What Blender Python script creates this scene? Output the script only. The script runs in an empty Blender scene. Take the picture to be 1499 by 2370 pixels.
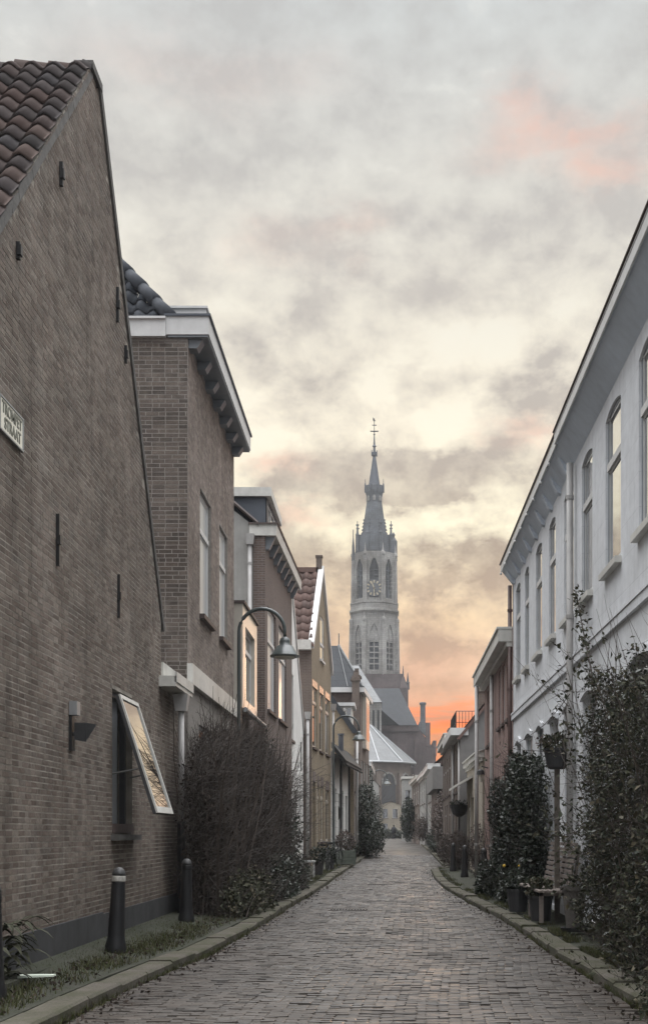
import bpy, bmesh, math, random
import numpy as np
from mathutils import Vector, Matrix
R = math.radians
random.seed(7)
SC = bpy.context.scene
COL = SC.collection
# ------------------------------------------------------------------ camera (level, shifted view, street axis = +Y)
FPX, CX, HY, EYE = 2864.0, 897.0, 1929.0, 1.55
cam = bpy.data.cameras.new('camera'); camo = bpy.data.objects.new('camera', cam); COL.objects.link(camo)
camo.location = (0, 0, EYE); camo.rotation_euler = (R(90), 0, 0)
cam.sensor_fit = 'HORIZONTAL'; cam.sensor_width = 36.0; cam.lens = FPX / 1499.0 * 36.0
cam.shift_x = -(CX - 749.5) / 1499.0; cam.shift_y = (HY - 1185.0) / 1499.0
cam.clip_start = 0.1; cam.clip_end = 6000
SC.camera = camo
def gz(y):
    return max(0.0, min((y - 35) / 120.0, 1.0)) * 0.8
def pl(x, y, X):                       # measured image point -> (Y, Z) on the plane X = const
    Y = FPX * X / (x - CX); return Y, EYE - (y - HY) * Y / FPX
def pd(x, y, Y):                       # measured image point -> (X, Z) at depth Y
    return (x - CX) * Y / FPX, EYE - (y - HY) * Y / FPX
# ------------------------------------------------------------------ mesh builder
class MB:
    def __init__(self): self.v = []; self.f = []; self.m = []; self.cur = 0; self.sm = []; self.smooth = False
    def face(self, pts):
        b = len(self.v); self.v.extend([tuple(p) for p in pts]); self.f.append(tuple(range(b, b + len(pts)))); self.m.append(self.cur); self.sm.append(self.smooth)
    def idx(self, verts, faces):
        b = len(self.v); self.v.extend([tuple(p) for p in verts])
        for f in faces: self.f.append(tuple(b + i for i in f)); self.m.append(self.cur); self.sm.append(self.smooth)
    def box(self, x0, x1, y0, y1, z0, z1):
        self.idx([(x0,y0,z0),(x1,y0,z0),(x1,y1,z0),(x0,y1,z0),(x0,y0,z1),(x1,y0,z1),(x1,y1,z1),(x0,y1,z1)],
                 [(0,3,2,1),(4,5,6,7),(0,1,5,4),(1,2,6,5),(2,3,7,6),(3,0,4,7)])
    def hexa(self, p):                 # 8 points: bottom 4, top 4
        self.idx(p, [(0,3,2,1),(4,5,6,7),(0,1,5,4),(1,2,6,5),(2,3,7,6),(3,0,4,7)])
    def ring(self, c, ax, r, n, rot=0.0):
        ax = Vector(ax).normalized(); h = Vector((0,0,1)) if abs(ax.z) < .9 else Vector((1,0,0))
        a = ax.cross(h).normalized(); b = ax.cross(a)
        return [Vector(c) + a * (r * math.cos(rot + 2*math.pi*k/n)) + b * (r * math.sin(rot + 2*math.pi*k/n)) for k in range(n)]
    def tube(self, pts, rad, n=6, cap=True):
        pts = [Vector(p) for p in pts]
        if not hasattr(rad, '__len__'): rad = [rad] * len(pts)
        vs = []; fs = []
        for i, p in enumerate(pts):
            d = pts[min(i+1, len(pts)-1)] - pts[max(i-1, 0)]
            if d.length < 1e-9: d = Vector((0,0,1))
            vs += self.ring(p, d, rad[i], n)
        for i in range(len(pts)-1):
            for k in range(n):
                k2 = (k+1) % n; fs.append((i*n+k, i*n+k2, (i+1)*n+k2, (i+1)*n+k))
        if cap: fs.append(tuple(range(n-1, -1, -1))); fs.append(tuple((len(pts)-1)*n + k for k in range(n)))
        self.idx(vs, fs)
    def lathe(self, c, prof, n=16, rot=0.0, capb=True, capt=True):   # prof: (r, z) list
        cx, cy, cz = c; vs = []; fs = []
        for r, z in prof:
            for k in range(n):
                a = rot + 2*math.pi*k/n; vs.append((cx + r*math.cos(a), cy + r*math.sin(a), cz + z))
        for i in range(len(prof)-1):
            for k in range(n):
                k2 = (k+1) % n; fs.append((i*n+k, i*n+k2, (i+1)*n+k2, (i+1)*n+k))
        if capb: fs.append(tuple(range(n-1, -1, -1)))
        if capt: fs.append(tuple((len(prof)-1)*n + k for k in range(n)))
        self.idx(vs, fs)
    def sphere(self, c, r, n=10, m=6, sz=1.0):
        self.lathe((c[0], c[1], c[2]), [(max(1e-4, r*math.sin(math.pi*i/m)), -r*sz*math.cos(math.pi*i/m)) for i in range(m+1)], n)
    def build(self, name, mats, parent=None, loc=(0,0,0)):
        me = bpy.data.meshes.new(name); me.from_pydata(self.v, [], self.f)
        if not isinstance(mats, (list, tuple)): mats = [mats]
        for m in mats: me.materials.append(m)
        if len(mats) > 1: me.polygons.foreach_set('material_index', self.m)
        if any(self.sm): me.polygons.foreach_set('use_smooth', self.sm)
        me.validate(); me.update()
        return link(name, me, parent, loc)
def link(name, me, parent=None, loc=(0,0,0)):
    o = bpy.data.objects.new(name, me); COL.objects.link(o)
    if parent is not None:
        o.parent = parent
        w = parent.get('_w')
        if w is not None: o.matrix_parent_inverse = Matrix.Translation((-w[0], -w[1], -w[2]))
    elif any(loc): o.location = loc
    return o
ROOTS = []
def thing(name, label, cat, loc=(0,0,0), group=None, world=True):
    o = bpy.data.objects.new(name, None); COL.objects.link(o); o.location = loc
    o.empty_display_size = .2
    tag(o, label, cat, group)
    if world: o['_w'] = list(loc); ROOTS.append(o)
    return o
def tag(o, label, cat, group=None):
    o['label'] = label; o['category'] = cat
    if group: o['group'] = group
    return o
def struct(o): o['kind'] = 'structure'; return o
def dup(root, loc, rz=0.0, label=None, scale=1.0):
    def rec(o, par):
        c = o.copy(); COL.objects.link(c)
        if par is not None: c.parent = par
        for ch in list(o.children): rec(ch, c)
        return c
    r = rec(root, None); r.location = loc; r.rotation_euler = (0, 0, rz); r.scale = (scale,)*3
    if label: r['label'] = label
    return r
# ------------------------------------------------------------------ facade frames
class Fr:
    def __init__(self, x0, y0, x1, y1, side):     # side +1: outward to +X (left row); -1: outward to -X (right row)
        self.o = Vector((x0, y0, 0)); d = Vector((x1-x0, y1-y0, 0)); self.L = d.length; self.t = d.normalized()
        self.n = Vector((self.t.y, -self.t.x, 0)) * side
    def P(self, u, z, d=0.0): return self.o + self.t*u + self.n*d + Vector((0,0,z))
    def uy(self, Y): return (Y - self.o.y) / self.t.y
    def ux(self, X): return (X - self.o.x) / self.t.x
def front(x0, x1, y):                              # wall facing the camera (-Y): u runs along +X
    f = Fr(x0, y, x1, y, 1); f.n = Vector((0, -1, 0)); return f
def fbox(mb, fr, u0, u1, z0, z1, d0, d1):
    mb.hexa([fr.P(u0,z0,d0), fr.P(u1,z0,d0), fr.P(u1,z0,d1), fr.P(u0,z0,d1), fr.P(u0,z1,d0), fr.P(u1,z1,d0), fr.P(u1,z1,d1), fr.P(u0,z1,d1)])
def clip(poly, outline):
    res = poly
    n = len(outline); area = sum(outline[i][0]*outline[(i+1)%n][1] - outline[(i+1)%n][0]*outline[i][1] for i in range(n)); s = 1 if area > 0 else -1
    for i in range(n):
        ax, ay = outline[i]; bx, by = outline[(i+1)%n]; out = []
        side = lambda p: s*((bx-ax)*(p[1]-ay) - (by-ay)*(p[0]-ax))
        for j in range(len(res)):
            p, q = res[j], res[(j+1)%len(res)]; sp, sq = side(p), side(q)
            if sp >= -1e-9: out.append(p)
            if (sp > 1e-9 and sq < -1e-9) or (sp < -1e-9 and sq > 1e-9):
                t = sp/(sp-sq); out.append((p[0]+(q[0]-p[0])*t, p[1]+(q[1]-p[1])*t))
        res = out
        if len(res) < 3: return []
    return res
def wall(mb, fr, outline, holes=(), depth=.2, thick=0.0):
    us = sorted({p[0] for p in outline} | {h[0] for h in holes} | {h[1] for h in holes})
    zs = sorted({p[1] for p in outline} | {h[2] for h in holes} | {h[3] for h in holes})
    for i in range(len(us)-1):
        for j in range(len(zs)-1):
            cu, cz = (us[i]+us[i+1])/2, (zs[j]+zs[j+1])/2
            if any(h[0] < cu < h[1] and h[2] < cz < h[3] for h in holes): continue
            pg = clip([(us[i],zs[j]),(us[i+1],zs[j]),(us[i+1],zs[j+1]),(us[i],zs[j+1])], outline)
            if len(pg) >= 3: mb.face([fr.P(u, z) for u, z in pg])
    for h in holes:
        u0,u1,z0,z1 = h[:4]; D = -depth
        for a, b in (((u0,z0),(u1,z0)),((u1,z0),(u1,z1)),((u1,z1),(u0,z1)),((u0,z1),(u0,z0))):
            mb.face([fr.P(*a), fr.P(*b), fr.P(b[0],b[1],D), fr.P(a[0],a[1],D)])
    if thick:
        n = len(outline)
        for i in range(n):
            a, b = outline[i], outline[(i+1)%n]
            mb.face([fr.P(*a), fr.P(*b), fr.P(b[0],b[1],-thick), fr.P(a[0],a[1],-thick)])
def arch_fill(mb, fr, u0, u1, z1, rise, depth, pointed=False, n=8):
    # fills the corners over an opening whose hole goes up to z1+rise, leaving an arched head
    def az(t): return z1 + rise*(1 - abs(2*t-1)**1.6) if pointed else z1 + rise*(1 - (2*t-1)**2)
    for k in range(n):
        ta, tb = k/n, (k+1)/n; ua, ub = u0+(u1-u0)*ta, u0+(u1-u0)*tb; za, zb = az(ta), az(tb)
        if z1+rise - min(za, zb) > 1e-6: mb.face([fr.P(ua,za), fr.P(ub,zb), fr.P(ub,z1+rise), fr.P(ua,z1+rise)])
        mb.face([fr.P(ua,za), fr.P(ub,zb), fr.P(ub,zb,-depth), fr.P(ua,za,-depth)])
def bricks(mb, fr, outline, holes=(), course=.0635, bl=.215, joint=.011, proud=.005, seed=1, shrink=0.0):
    rnd = random.Random(seed)
    zmin = min(p[1] for p in outline); zmax = max(p[1] for p in outline); umin = min(p[0] for p in outline); umax = max(p[0] for p in outline)
    row = 0; z = zmin
    while z < zmax:
        u = umin - (bl/2 if row % 2 else 0) - rnd.random()*.012
        zb, zt = z + joint/2, z + course - joint/2
        kind = row % 2
        while u < umax:
            L = bl if (kind == 0 or rnd.random() < .8) else bl/2 + joint/4
            a, b = u + joint/2, u + L - joint/2
            u += L
            pg = clip([(a,zb),(b,zb),(b,zt),(a,zt)], outline)
            if len(pg) != 4: continue
            if any(h[0]-.004 < b and a < h[1]+.004 and h[2]-.004 < zt and zb < h[3]+.004 for h in holes):
                a2, b2 = a, b
                for h in holes:
                    if h[2]-.004 < zt and zb < h[3]+.004:
                        if a2 < h[0] < b2: b2 = h[0] - .004
                        elif a2 < h[1] < b2: a2 = h[1] + .004
                        elif h[0] <= a2 and b2 <= h[1]: b2 = a2
                if b2 - a2 < .03: continue
                a, b = a2, b2; pg = [(a,zb),(b,zb),(b,zt),(a,zt)]
            d = proud + rnd.uniform(-.0005, .002); j = lambda: rnd.uniform(-.0022, .0022)
            F = [fr.P(p[0]+j(), p[1]+j(), d + j()*.3) for p in pg]; B = [fr.P(p[0], p[1], -.004) for p in pg]
            mb.idx(F + B, [(0,1,2,3),(0,4,5,1),(1,5,6,2),(2,6,7,3),(3,7,4,0)])
        z += course; row += 1
def pantiles(mb, org, a, s, W, L, tw=.24, course=.31, amp=.035, lim=None, seed=3, seg=8):
    # org: lower corner; a: unit vector across; s: unit vector up the slope; lim(v) -> (u0, u1)
    org, a, s = Vector(org), Vector(a).normalized(), Vector(s).normalized(); n = a.cross(s).normalized()
    if n.z < 0: n = -n
    rnd = random.Random(seed); nc = int(math.ceil(L/course))
    def hgt(u):
        t = (u/tw) % 1.0
        return amp*math.sin(2*math.pi*t) + (.012 if t < .06 or t > .94 else 0)
    for c in range(nc):
        v0, v1 = c*course - .02, min((c+1)*course + .03, L)
        u0, u1 = (0, W) if lim is None else lim((v0+v1)/2)
        if u1 - u0 < .02: continue
        k0 = math.floor(u0/tw)
        u = k0*tw
        while u < u1:
            dz = rnd.uniform(-.006, .006); dv = rnd.uniform(-.008, .008)
            us = [min(max(u + tw*i/seg, u0), u1) for i in range(seg+1)]
            lo = [org + a*x + s*(v0+dv) + n*(hgt(x)+.045+dz) for x in us]; hi = [org + a*x + s*v1 + n*(hgt(x)+.006+dz) for x in us]
            lo2 = [org + a*x + s*(v0+dv) + n*(hgt(x)+.015+dz) for x in us]
            m = len(us); fs = []
            for i in range(m-1): fs += [(i, i+1, m+i+1, m+i), (2*m+i, 2*m+i+1, i+1, i)]
            mb.smooth = True; mb.idx(lo + hi + lo2, fs); mb.smooth = False
            u += tw
def leaves(name, mat, C, size, parent, seed=0, up=None, flat=.5, aspect=.55, loc=None):
    # C: (n,3) leaf positions; one bent four-point leaf each
    rng = np.random.default_rng(seed); n = len(C)
    d = rng.normal(size=(n,3)); 
    if up is not None: d = d*flat + np.array(up)
    d /= np.linalg.norm(d, axis=1, keepdims=True)
    q = rng.normal(size=(n,3)); q -= d*(q*d).sum(1, keepdims=True); q /= np.linalg.norm(q, axis=1, keepdims=True)
    w = np.cross(d, q); sz = size*rng.uniform(.6, 1.3, size=(n,1)); h = sz*aspect/2
    V = np.empty((n,4,3)); V[:,0] = C; V[:,1] = C + d*sz*.5 + q*h + w*h*.45; V[:,2] = C + d*sz; V[:,3] = C + d*sz*.5 - q*h + w*h*.45
    me = bpy.data.meshes.new(name); me.vertices.add(4*n); me.vertices.foreach_set('co', V.reshape(-1))
    me.loops.add(6*n); base = (np.arange(n)*4)[:,None]
    me.loops.foreach_set('vertex_index', (base + np.array([0,1,2,0,2,3])[None,:]).reshape(-1).astype(np.int32))
    me.polygons.add(2*n); me.polygons.foreach_set('loop_start', np.arange(0, 6*n, 3, dtype=np.int32))
    me.materials.append(mat); me.update(calc_edges=True); me.validate()
    return link(name, me, parent)
def twig(mb, p, d, length, r0, rnd, bend=.35, segs=5, up=.0, sides=3):
    pts = [Vector(p)]; d = Vector(d).normalized()
    for i in range(segs):
        d = (d + Vector((rnd.gauss(0,bend), rnd.gauss(0,bend), rnd.gauss(0,bend) + up))*.4).normalized(); pts.append(pts[-1] + d*(length/segs))
    mb.tube(pts, [r0*(1-.85*i/segs) for i in range(segs+1)], sides, cap=False); return pts
# ------------------------------------------------------------------ materials
def newmat(name):
    m = bpy.data.materials.new(name); m.use_nodes = True; nt = m.node_tree; nt.nodes.clear()
    out = nt.nodes.new('ShaderNodeOutputMaterial'); b = nt.nodes.new('ShaderNodeBsdfPrincipled'); nt.links.new(b.outputs[0], out.inputs[0])
    return m, nt, b
def nd(nt, t, **kw):
    n = nt.nodes.new(t)
    for k, v in kw.items():
        if k in n.inputs: 
            n.inputs[k].default_value = v
        else: setattr(n, k, v)
    return n
def rgb(c): return (c[0], c[1], c[2], 1)
def noise(nt, vec, scale, detail=4, rough=.55):
    n = nd(nt, 'ShaderNodeTexNoise'); n.inputs['Scale'].default_value = scale; n.inputs['Detail'].default_value = detail; n.inputs['Roughness'].default_value = rough
    if vec is not None: nt.links.new(vec, n.inputs['Vector'])
    return n.outputs['Fac']
def ramp(nt, fac, stops):
    r = nd(nt, 'ShaderNodeValToRGB'); e = r.color_ramp.elements
    while len(e) < len(stops): e.new(.5)
    for i, (p, c) in enumerate(stops): e[i].position = p; e[i].color = rgb(c) if hasattr(c, '__len__') else (c, c, c, 1)
    nt.links.new(fac, r.inputs[0]); return r.outputs[0]
def mix(nt, f, a, b, mode='MIX'):
    m = nd(nt, 'ShaderNodeMix', data_type='RGBA', blend_type=mode)
    for sock, v in ((m.inputs[0], f), (m.inputs[6], a), (m.inputs[7], b)):
        if hasattr(v, 'links'): nt.links.new(v, sock)
        elif hasattr(v, '__len__'): sock.default_value = rgb(v)
        else: sock.default_value = v
    return m.outputs[2]
def mth(nt, op, a, b=None, c=None, clampit=False):
    m = nd(nt, 'ShaderNodeMath', operation=op, use_clamp=clampit)
    for i, v in enumerate((a, b, c)):
        if v is None: continue
        if hasattr(v, 'links'): nt.links.new(v, m.inputs[i])
        else: m.inputs[i].default_value = v
    return m.outputs[0]
def bump(nt, b, h, strength=.4, dist=.01):
    n = nd(nt, 'ShaderNodeBump'); n.inputs['Strength'].default_value = strength; n.inputs['Distance'].default_value = dist
    nt.links.new(h, n.inputs['Height']); nt.links.new(n.outputs[0], b.inputs['Normal'])
def objvec(nt): return nd(nt, 'ShaderNodeTexCoord').outputs['Object']
def wallvec(nt):
    s = nd(nt, 'ShaderNodeSeparateXYZ'); nt.links.new(objvec(nt), s.inputs[0])
    c = nd(nt, 'ShaderNodeCombineXYZ'); nt.links.new(mth(nt, 'ADD', s.outputs[0], s.outputs[1]), c.inputs[0]); nt.links.new(s.outputs[2], c.inputs[1])
    return c.outputs[0]
def weather(nt, col, amount=.35, scale=.8, dark=(.35,.33,.3), streak=True):
    v = objvec(nt); f = ramp(nt, noise(nt, v, scale, 6, .6), [(.35, 0), (.7, 1)])
    col = mix(nt, mth(nt, 'MULTIPLY', f, amount), col, mix(nt, 1.0, col, dark, 'MULTIPLY'))
    if streak:
        mp = nd(nt, 'ShaderNodeMapping'); nt.links.new(v, mp.inputs[0]); mp.inputs['Scale'].default_value = (5, 5, .35)
        f2 = ramp(nt, noise(nt, mp.outputs[0], 1.0, 4, .6), [(.5, 0), (.75, 1)])
        col = mix(nt, mth(nt, 'MULTIPLY', f2, amount*.8), col, mix(nt, 1.0, col, dark, 'MULTIPLY'))
    return col
def brick_mat(name, c1, c2, mortar, bl=.21, course=.0635, joint=.009, wea=.4, rough=.85, bmp=.5, wsc=.8):
    m, nt, b = newmat(name); v = wallvec(nt)
    t = nd(nt, 'ShaderNodeTexBrick'); nt.links.new(v, t.inputs['Vector'])
    for k, x in (('Scale', 1.0), ('Mortar Size', joint), ('Mortar Smooth', .2), ('Bias', 0.0), ('Brick Width', bl), ('Row Height', course)): t.inputs[k].default_value = x
    t.inputs['Color1'].default_value = rgb(c1); t.inputs['Color2'].default_value = rgb(c2); t.inputs['Mortar'].default_value = rgb(mortar)
    col = weather(nt, t.outputs['Color'], wea, wsc)
    ng = noise(nt, objvec(nt), 30, 3)
    col = mix(nt, .5, col, mix(nt, 1.0, col, ramp(nt, ng, [(.2, .55), (.8, 1.35)]), 'MULTIPLY'))
    nt.links.new(col, b.inputs['Base Color']); b.inputs['Roughness'].default_value = rough
    h = mth(nt, 'ADD', mth(nt, 'MULTIPLY', t.outputs['Fac'], -1.0), mth(nt, 'MULTIPLY', ng, .5))
    bump(nt, b, h, bmp, .008); return m
def brick_solid(name, cols, wea=.5, rough=.9):      # for modelled bricks: each brick has its own colour
    m, nt, b = newmat(name); g = nd(nt, 'ShaderNodeNewGeometry')
    n = len(cols); col = ramp(nt, g.outputs['Random Per Island'], [((i+.5)/n, c) for i, c in enumerate(cols)])
    ng = noise(nt, objvec(nt), 42, 4, .65)
    col = mix(nt, .7, col, mix(nt, 1.0, col, ramp(nt, ng, [(.25, .45), (.75, 1.5)]), 'MULTIPLY'))
    col = mix(nt, .75, col, mix(nt, 1.0, col, ramp(nt, noise(nt, objvec(nt), 3.2, 6, .72), [(.32, .62), (.68, 1.36)]), 'MULTIPLY'))
    col = weather(nt, col, wea, .7)
    col = mix(nt, .9, col, mix(nt, 1.0, col, ramp(nt, noise(nt, objvec(nt), .55, 4, .6), [(.32, (.66,.61,.56)), (.5, (1.0,.97,.93)), (.68, (1.3,1.28,1.26))]), 'MULTIPLY'))
    big = ramp(nt, noise(nt, objvec(nt), 1.7, 5, .65), [(.56, 0), (.72, 1)])
    col = mix(nt, mth(nt, 'MULTIPLY', big, .35), col, (.30, .27, .235))
    nt.links.new(col, b.inputs['Base Color']); b.inputs['Roughness'].default_value = rough
    bump(nt, b, ng, .5, .006); return m
def plain(name, c, rough=.6, metal=0.0, var=.25, scale=6, wea=0.0, bmp=.0, ior=None, coat=0.0):
    m, nt, b = newmat(name); f = noise(nt, objvec(nt), scale, 5, .6)
    col = mix(nt, 1.0, c, ramp(nt, f, [(.25, 1-var), (.75, 1+var)]), 'MULTIPLY')
    if wea: col = weather(nt, col, wea)
    nt.links.new(col, b.inputs['Base Color']); b.inputs['Roughness'].default_value = rough; b.inputs['Metallic'].default_value = metal
    if ior: b.inputs['IOR'].default_value = ior
    if coat: b.inputs['Coat Weight'].default_value = coat
    if bmp: bump(nt, b, f, bmp, .01)
    return m
def plaster(name, c, wea=.3, scored=False):
    m, nt, b = newmat(name); v = objvec(nt); fine = noise(nt, v, 55, 3); mid = noise(nt, v, 5, 5, .6)
    col = mix(nt, 1.0, c, ramp(nt, mid, [(.25, .86), (.75, 1.08)]), 'MULTIPLY')
    col = weather(nt, col, wea, .6, (.55,.53,.5)); h = mth(nt, 'ADD', mth(nt, 'MULTIPLY', fine, .25), mth(nt, 'MULTIPLY', mid, .6))
    if scored:
        t = nd(nt, 'ShaderNodeTexBrick'); nt.links.new(wallvec(nt), t.inputs['Vector'])
        for k, x in (('Scale', 1.0), ('Mortar Size', .006), ('Mortar Smooth', .5), ('Brick Width', .95), ('Row Height', .42)): t.inputs[k].default_value = x
        col = mix(nt, mth(nt, 'MULTIPLY', t.outputs['Fac'], .35), col, mix(nt, 1.0, col, (.55,.55,.56), 'MULTIPLY'))
        h = mth(nt, 'ADD', h, mth(nt, 'MULTIPLY', t.outputs['Fac'], -1.2))
    nt.links.new(col, b.inputs['Base Color']); b.inputs['Roughness'].default_value = .85; bump(nt, b, h, .35, .012); return m
def glass(name, c=(.012,.014,.016), ior=2.6, rough=.015):
    m, nt, b = newmat(name); b.inputs['Base Color'].default_value = rgb(c); b.inputs['Roughness'].default_value = rough; b.inputs['IOR'].default_value = ior; b.inputs['Coat Weight'].default_value = 1.0; b.inputs['Coat Roughness'].default_value = .012; b.inputs['Coat IOR'].default_value = 1.7
    bump(nt, b, noise(nt, objvec(nt), 1.3, 1), .02, .02); return m
def foliage(name, cols, rough=.45, spec=.35):
    m, nt, b = newmat(name); b.inputs['Specular IOR Level'].default_value = spec; g = nd(nt, 'ShaderNodeNewGeometry'); n = len(cols)
    col = ramp(nt, g.outputs['Random Per Island'], [((i+.5)/n, c) for i, c in enumerate(cols)])
    nt.links.new(col, b.inputs['Base Color']); b.inputs['Roughness'].default_value = rough
    return m
M = {}
M['h1_brick'] = brick_solid('weathered brown brick', [(.108,.081,.065),(.141,.108,.088),(.162,.127,.108),(.178,.145,.120),(.195,.161,.137),(.135,.113,.097),(.215,.183,.156)], .55)
M['h1_mortar'] = plain('grey lime mortar', (.318,.289,.249), .95, var=.55, scale=2.6, wea=.8, bmp=.4)
M['h2_brick'] = brick_solid('grey brown brick', [(.081,.069,.061),(.103,.089,.077),(.121,.101,.090),(.138,.117,.101)], .3)
M['h2_mortar'] = plain('pale mortar', (.264,.242,.220), .95, var=.2, scale=20, wea=.2)
M['h2_front_brick'] = brick_solid('brown front brick', [(.182,.148,.132),(.231,.189,.168),(.266,.224,.196),(.210,.171,.150),(.294,.252,.224)], .3)
M['h2_front'] = brick_mat('brown brick front', (.230,.190,.167), (.178,.144,.127), (.299,.270,.241), wea=.25)
M['brick_red'] = brick_mat('dark red brown brick', (.165,.116,.099), (.121,.088,.077), (.209,.187,.171), wea=.35)
M['brick_yellow'] = brick_mat('yellow brown brick', (.270,.213,.138), (.218,.172,.115), (.287,.241,.184), wea=.3)
M['brick_brown'] = brick_mat('soft brown brick', (.17,.13,.105), (.13,.10,.085), (.2,.17,.15), wea=.4)
M['brick_pink'] = brick_mat('pinkish red brick', (.30,.19,.165), (.26,.165,.145), (.3,.23,.21), wea=.25)
M['plinth'] = plain('dark grey plinth render', (.050,.050,.052), .85, var=.3, scale=4, wea=.5, bmp=.4)
M['white_wall'] = plaster('white painted plaster', (.70,.715,.735), .25, True)
M['white_wall2'] = plaster('white painted wall', (.78,.77,.74), .3)
M['grey_wall'] = plaster('grey plaster', (.33,.325,.31), .4)
M['darkgrey_wall'] = plaster('dark grey cladding', (.19,.182,.175), .3)
M['cream_wall'] = plaster('cream plaster', (.40,.355,.29), .5)
M['white'] = plain('white painted wood', (.62,.62,.61), .5, var=.08, scale=5, wea=.18)
M['offwhite'] = plain('old white paint', (.6,.59,.55), .55, var=.12, scale=7, wea=.3)
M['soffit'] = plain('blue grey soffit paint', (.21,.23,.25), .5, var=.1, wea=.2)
M['cove'] = plain('pale grey soffit paint', (.611,.676,.754), .6, var=.06, wea=.2)
M['cream'] = plain('glossy cream paint', (.50,.46,.40), .3, var=.06, wea=.1, ior=1.4)
M['sill'] = plain('dark brown sill', (.075,.055,.05), .6, var=.2)
M['frame_dark'] = plain('dark window paint', (.05,.05,.052), .4, var=.1)
M['red_paint'] = plain('dark red paint', (.085,.05,.043), .5, var=.2)
M['blind'] = plain('pale blind', (.40,.42,.43), .4, var=.08, scale=2, coat=.25)
M['glass'] = glass('window glass')
M['tile_red'] = foliage('orange brown pantiles', [(.041,.037,.036),(.061,.051,.049),(.077,.059,.054),(.092,.069,.061),(.052,.051,.053),(.070,.051,.046)], .95, .12)
M['tile_grey'] = foliage('blue grey pantiles', [(.045,.05,.058),(.06,.064,.073),(.04,.044,.05)], .9, .2)
M['tile_brown'] = foliage('brown red pantiles', [(.12,.078,.066),(.14,.088,.074),(.10,.068,.06)], .75)
M['mortar'] = plain('grey verge mortar', (.10,.095,.088), .95, var=.35, scale=8, bmp=.5)
M['slate'] = brick_mat('grey slate', (.048,.051,.056), (.04,.043,.048), (.03,.032,.036), bl=.6, course=.5, joint=.02, wea=.3, rough=.9, bmp=.3)
M['slate_pale'] = brick_mat('pale zinc slate', (.155,.16,.162), (.135,.14,.142), (.1,.105,.108), bl=1.2, course=.8, joint=.02, wea=.3, rough=.5, bmp=.2)
M['stone'] = brick_mat('pale church stone', (.385,.374,.350), (.311,.302,.292), (.235,.232,.222), bl=1.1, course=.5, joint=.03, wea=.85, wsc=.16)
M['stone_dark'] = brick_mat('blackened stone', (.150,.163,.180), (.123,.135,.147), (.097,.105,.113), bl=1.1, course=.5, joint=.03, wea=.85, wsc=.16)
M['church_brick'] = brick_mat('old church brick', (.145,.109,.105), (.119,.090,.089), (.136,.123,.126), bl=.6, course=.25, joint=.02, wea=.85, wsc=.16)
M['lead'] = plain('dark lead', (.075,.084,.100), .5, metal=.2, var=.2, scale=1)
M['zinc'] = plain('zinc', (.34,.35,.36), .45, metal=.5, var=.15, wea=.2)
M['pipe'] = plain('grey painted pipe', (.42,.41,.40), .5, var=.12, wea=.45)
M['iron'] = plain('black iron', (.014,.014,.015), .45, var=.3)
M['bollard'] = plain('black bollard paint', (.012,.012,.013), .5, var=.3)
M['capgrey'] = plain('scuffed dark cap', (.05,.05,.05), .5, var=.5, scale=18)
M['steel'] = plain('worn grey cap', (.13,.13,.125), .45, metal=.4, var=.3, scale=15)
M['whiteband'] = plain('chipped white band', (.40,.385,.35), .6, var=.6, scale=18)
M['lampgreen'] = plain('dark green grey enamel', (.045,.055,.053), .35, var=.15, coat=.3)
M['lens'] = plain('milky lamp lens', (.62,.58,.5), .3, var=.05)
M['gold'] = plain('gilded', (.42,.36,.25), .35, metal=.3, var=.1)
M['wood'] = plain('weathered bench wood', (.22,.185,.165), .75, var=.25, scale=14, wea=.4)
M['post_wood'] = plain('brown wooden post', (.10,.085,.07), .8, var=.25, scale=10)
M['pot_dark'] = plain('dark planter', (.03,.03,.032), .6, var=.3)
M['pot_grey'] = plain('grey planter', (.12,.11,.10), .7, var=.3, scale=9, wea=.4)
M['crate'] = plain('grey green painted wood', (.12,.14,.115), .75, var=.25, wea=.4)
M['rubber'] = plain('black rubber', (.012,.012,.012), .7, var=.2)
M['cloth'] = plain('dark coat cloth', (.02,.02,.024), .9, var=.2)
M['skin'] = plain('skin', (.45,.30,.23), .6, var=.05)
M['hair'] = plain('brown hair', (.04,.03,.022), .7, var=.2)
M['twig'] = plain('dark bare twigs', (.05,.04,.034), .85, var=.4, scale=9)
M['bark'] = plain('brown bark', (.07,.055,.045), .9, var=.4, scale=12)
M['leaf_dead'] = foliage('dry brown leaves', [(.040,.032,.027),(.052,.041,.034),(.032,.027,.024),(.06,.047,.038)], .9, .1)
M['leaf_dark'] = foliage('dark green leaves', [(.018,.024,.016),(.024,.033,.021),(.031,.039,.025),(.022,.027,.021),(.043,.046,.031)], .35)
M['leaf_mid'] = foliage('olive green leaves', [(.037,.042,.026),(.051,.054,.033),(.065,.064,.040),(.033,.037,.025),(.078,.067,.043)], .6, .18)
M['leaf_brown'] = foliage('russet shrub leaves', [(.100,.077,.068),(.124,.096,.083),(.081,.068,.060)], .7)
M['grass'] = foliage('short grass', [(.042,.051,.017),(.060,.067,.022),(.078,.075,.028),(.051,.046,.025)], .6)
M['yellow'] = plain('yellow petals', (.7,.45,.06), .6)
M['sign_white'] = plain('cream enamel', (.72,.70,.60), .3, var=.06, coat=.5)
M['sign_green'] = plain('dark lettering enamel', (.10,.11,.09), .35, var=.05)
M['paper'] = plain('pale green board', (.62,.68,.58), .6, var=.1)
M['gloss'] = plain('sunset tinted gloss paint', (.46,.24,.15), .2, var=.06, ior=1.5)  # cream gloss with the orange sunset reflection put into its colour
M['brick_lintel'] = brick_mat('orange red lintel bricks', (.36,.15,.10), (.31,.13,.09), (.3,.2,.16), bl=.06, course=.22, wea=.15)
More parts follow.
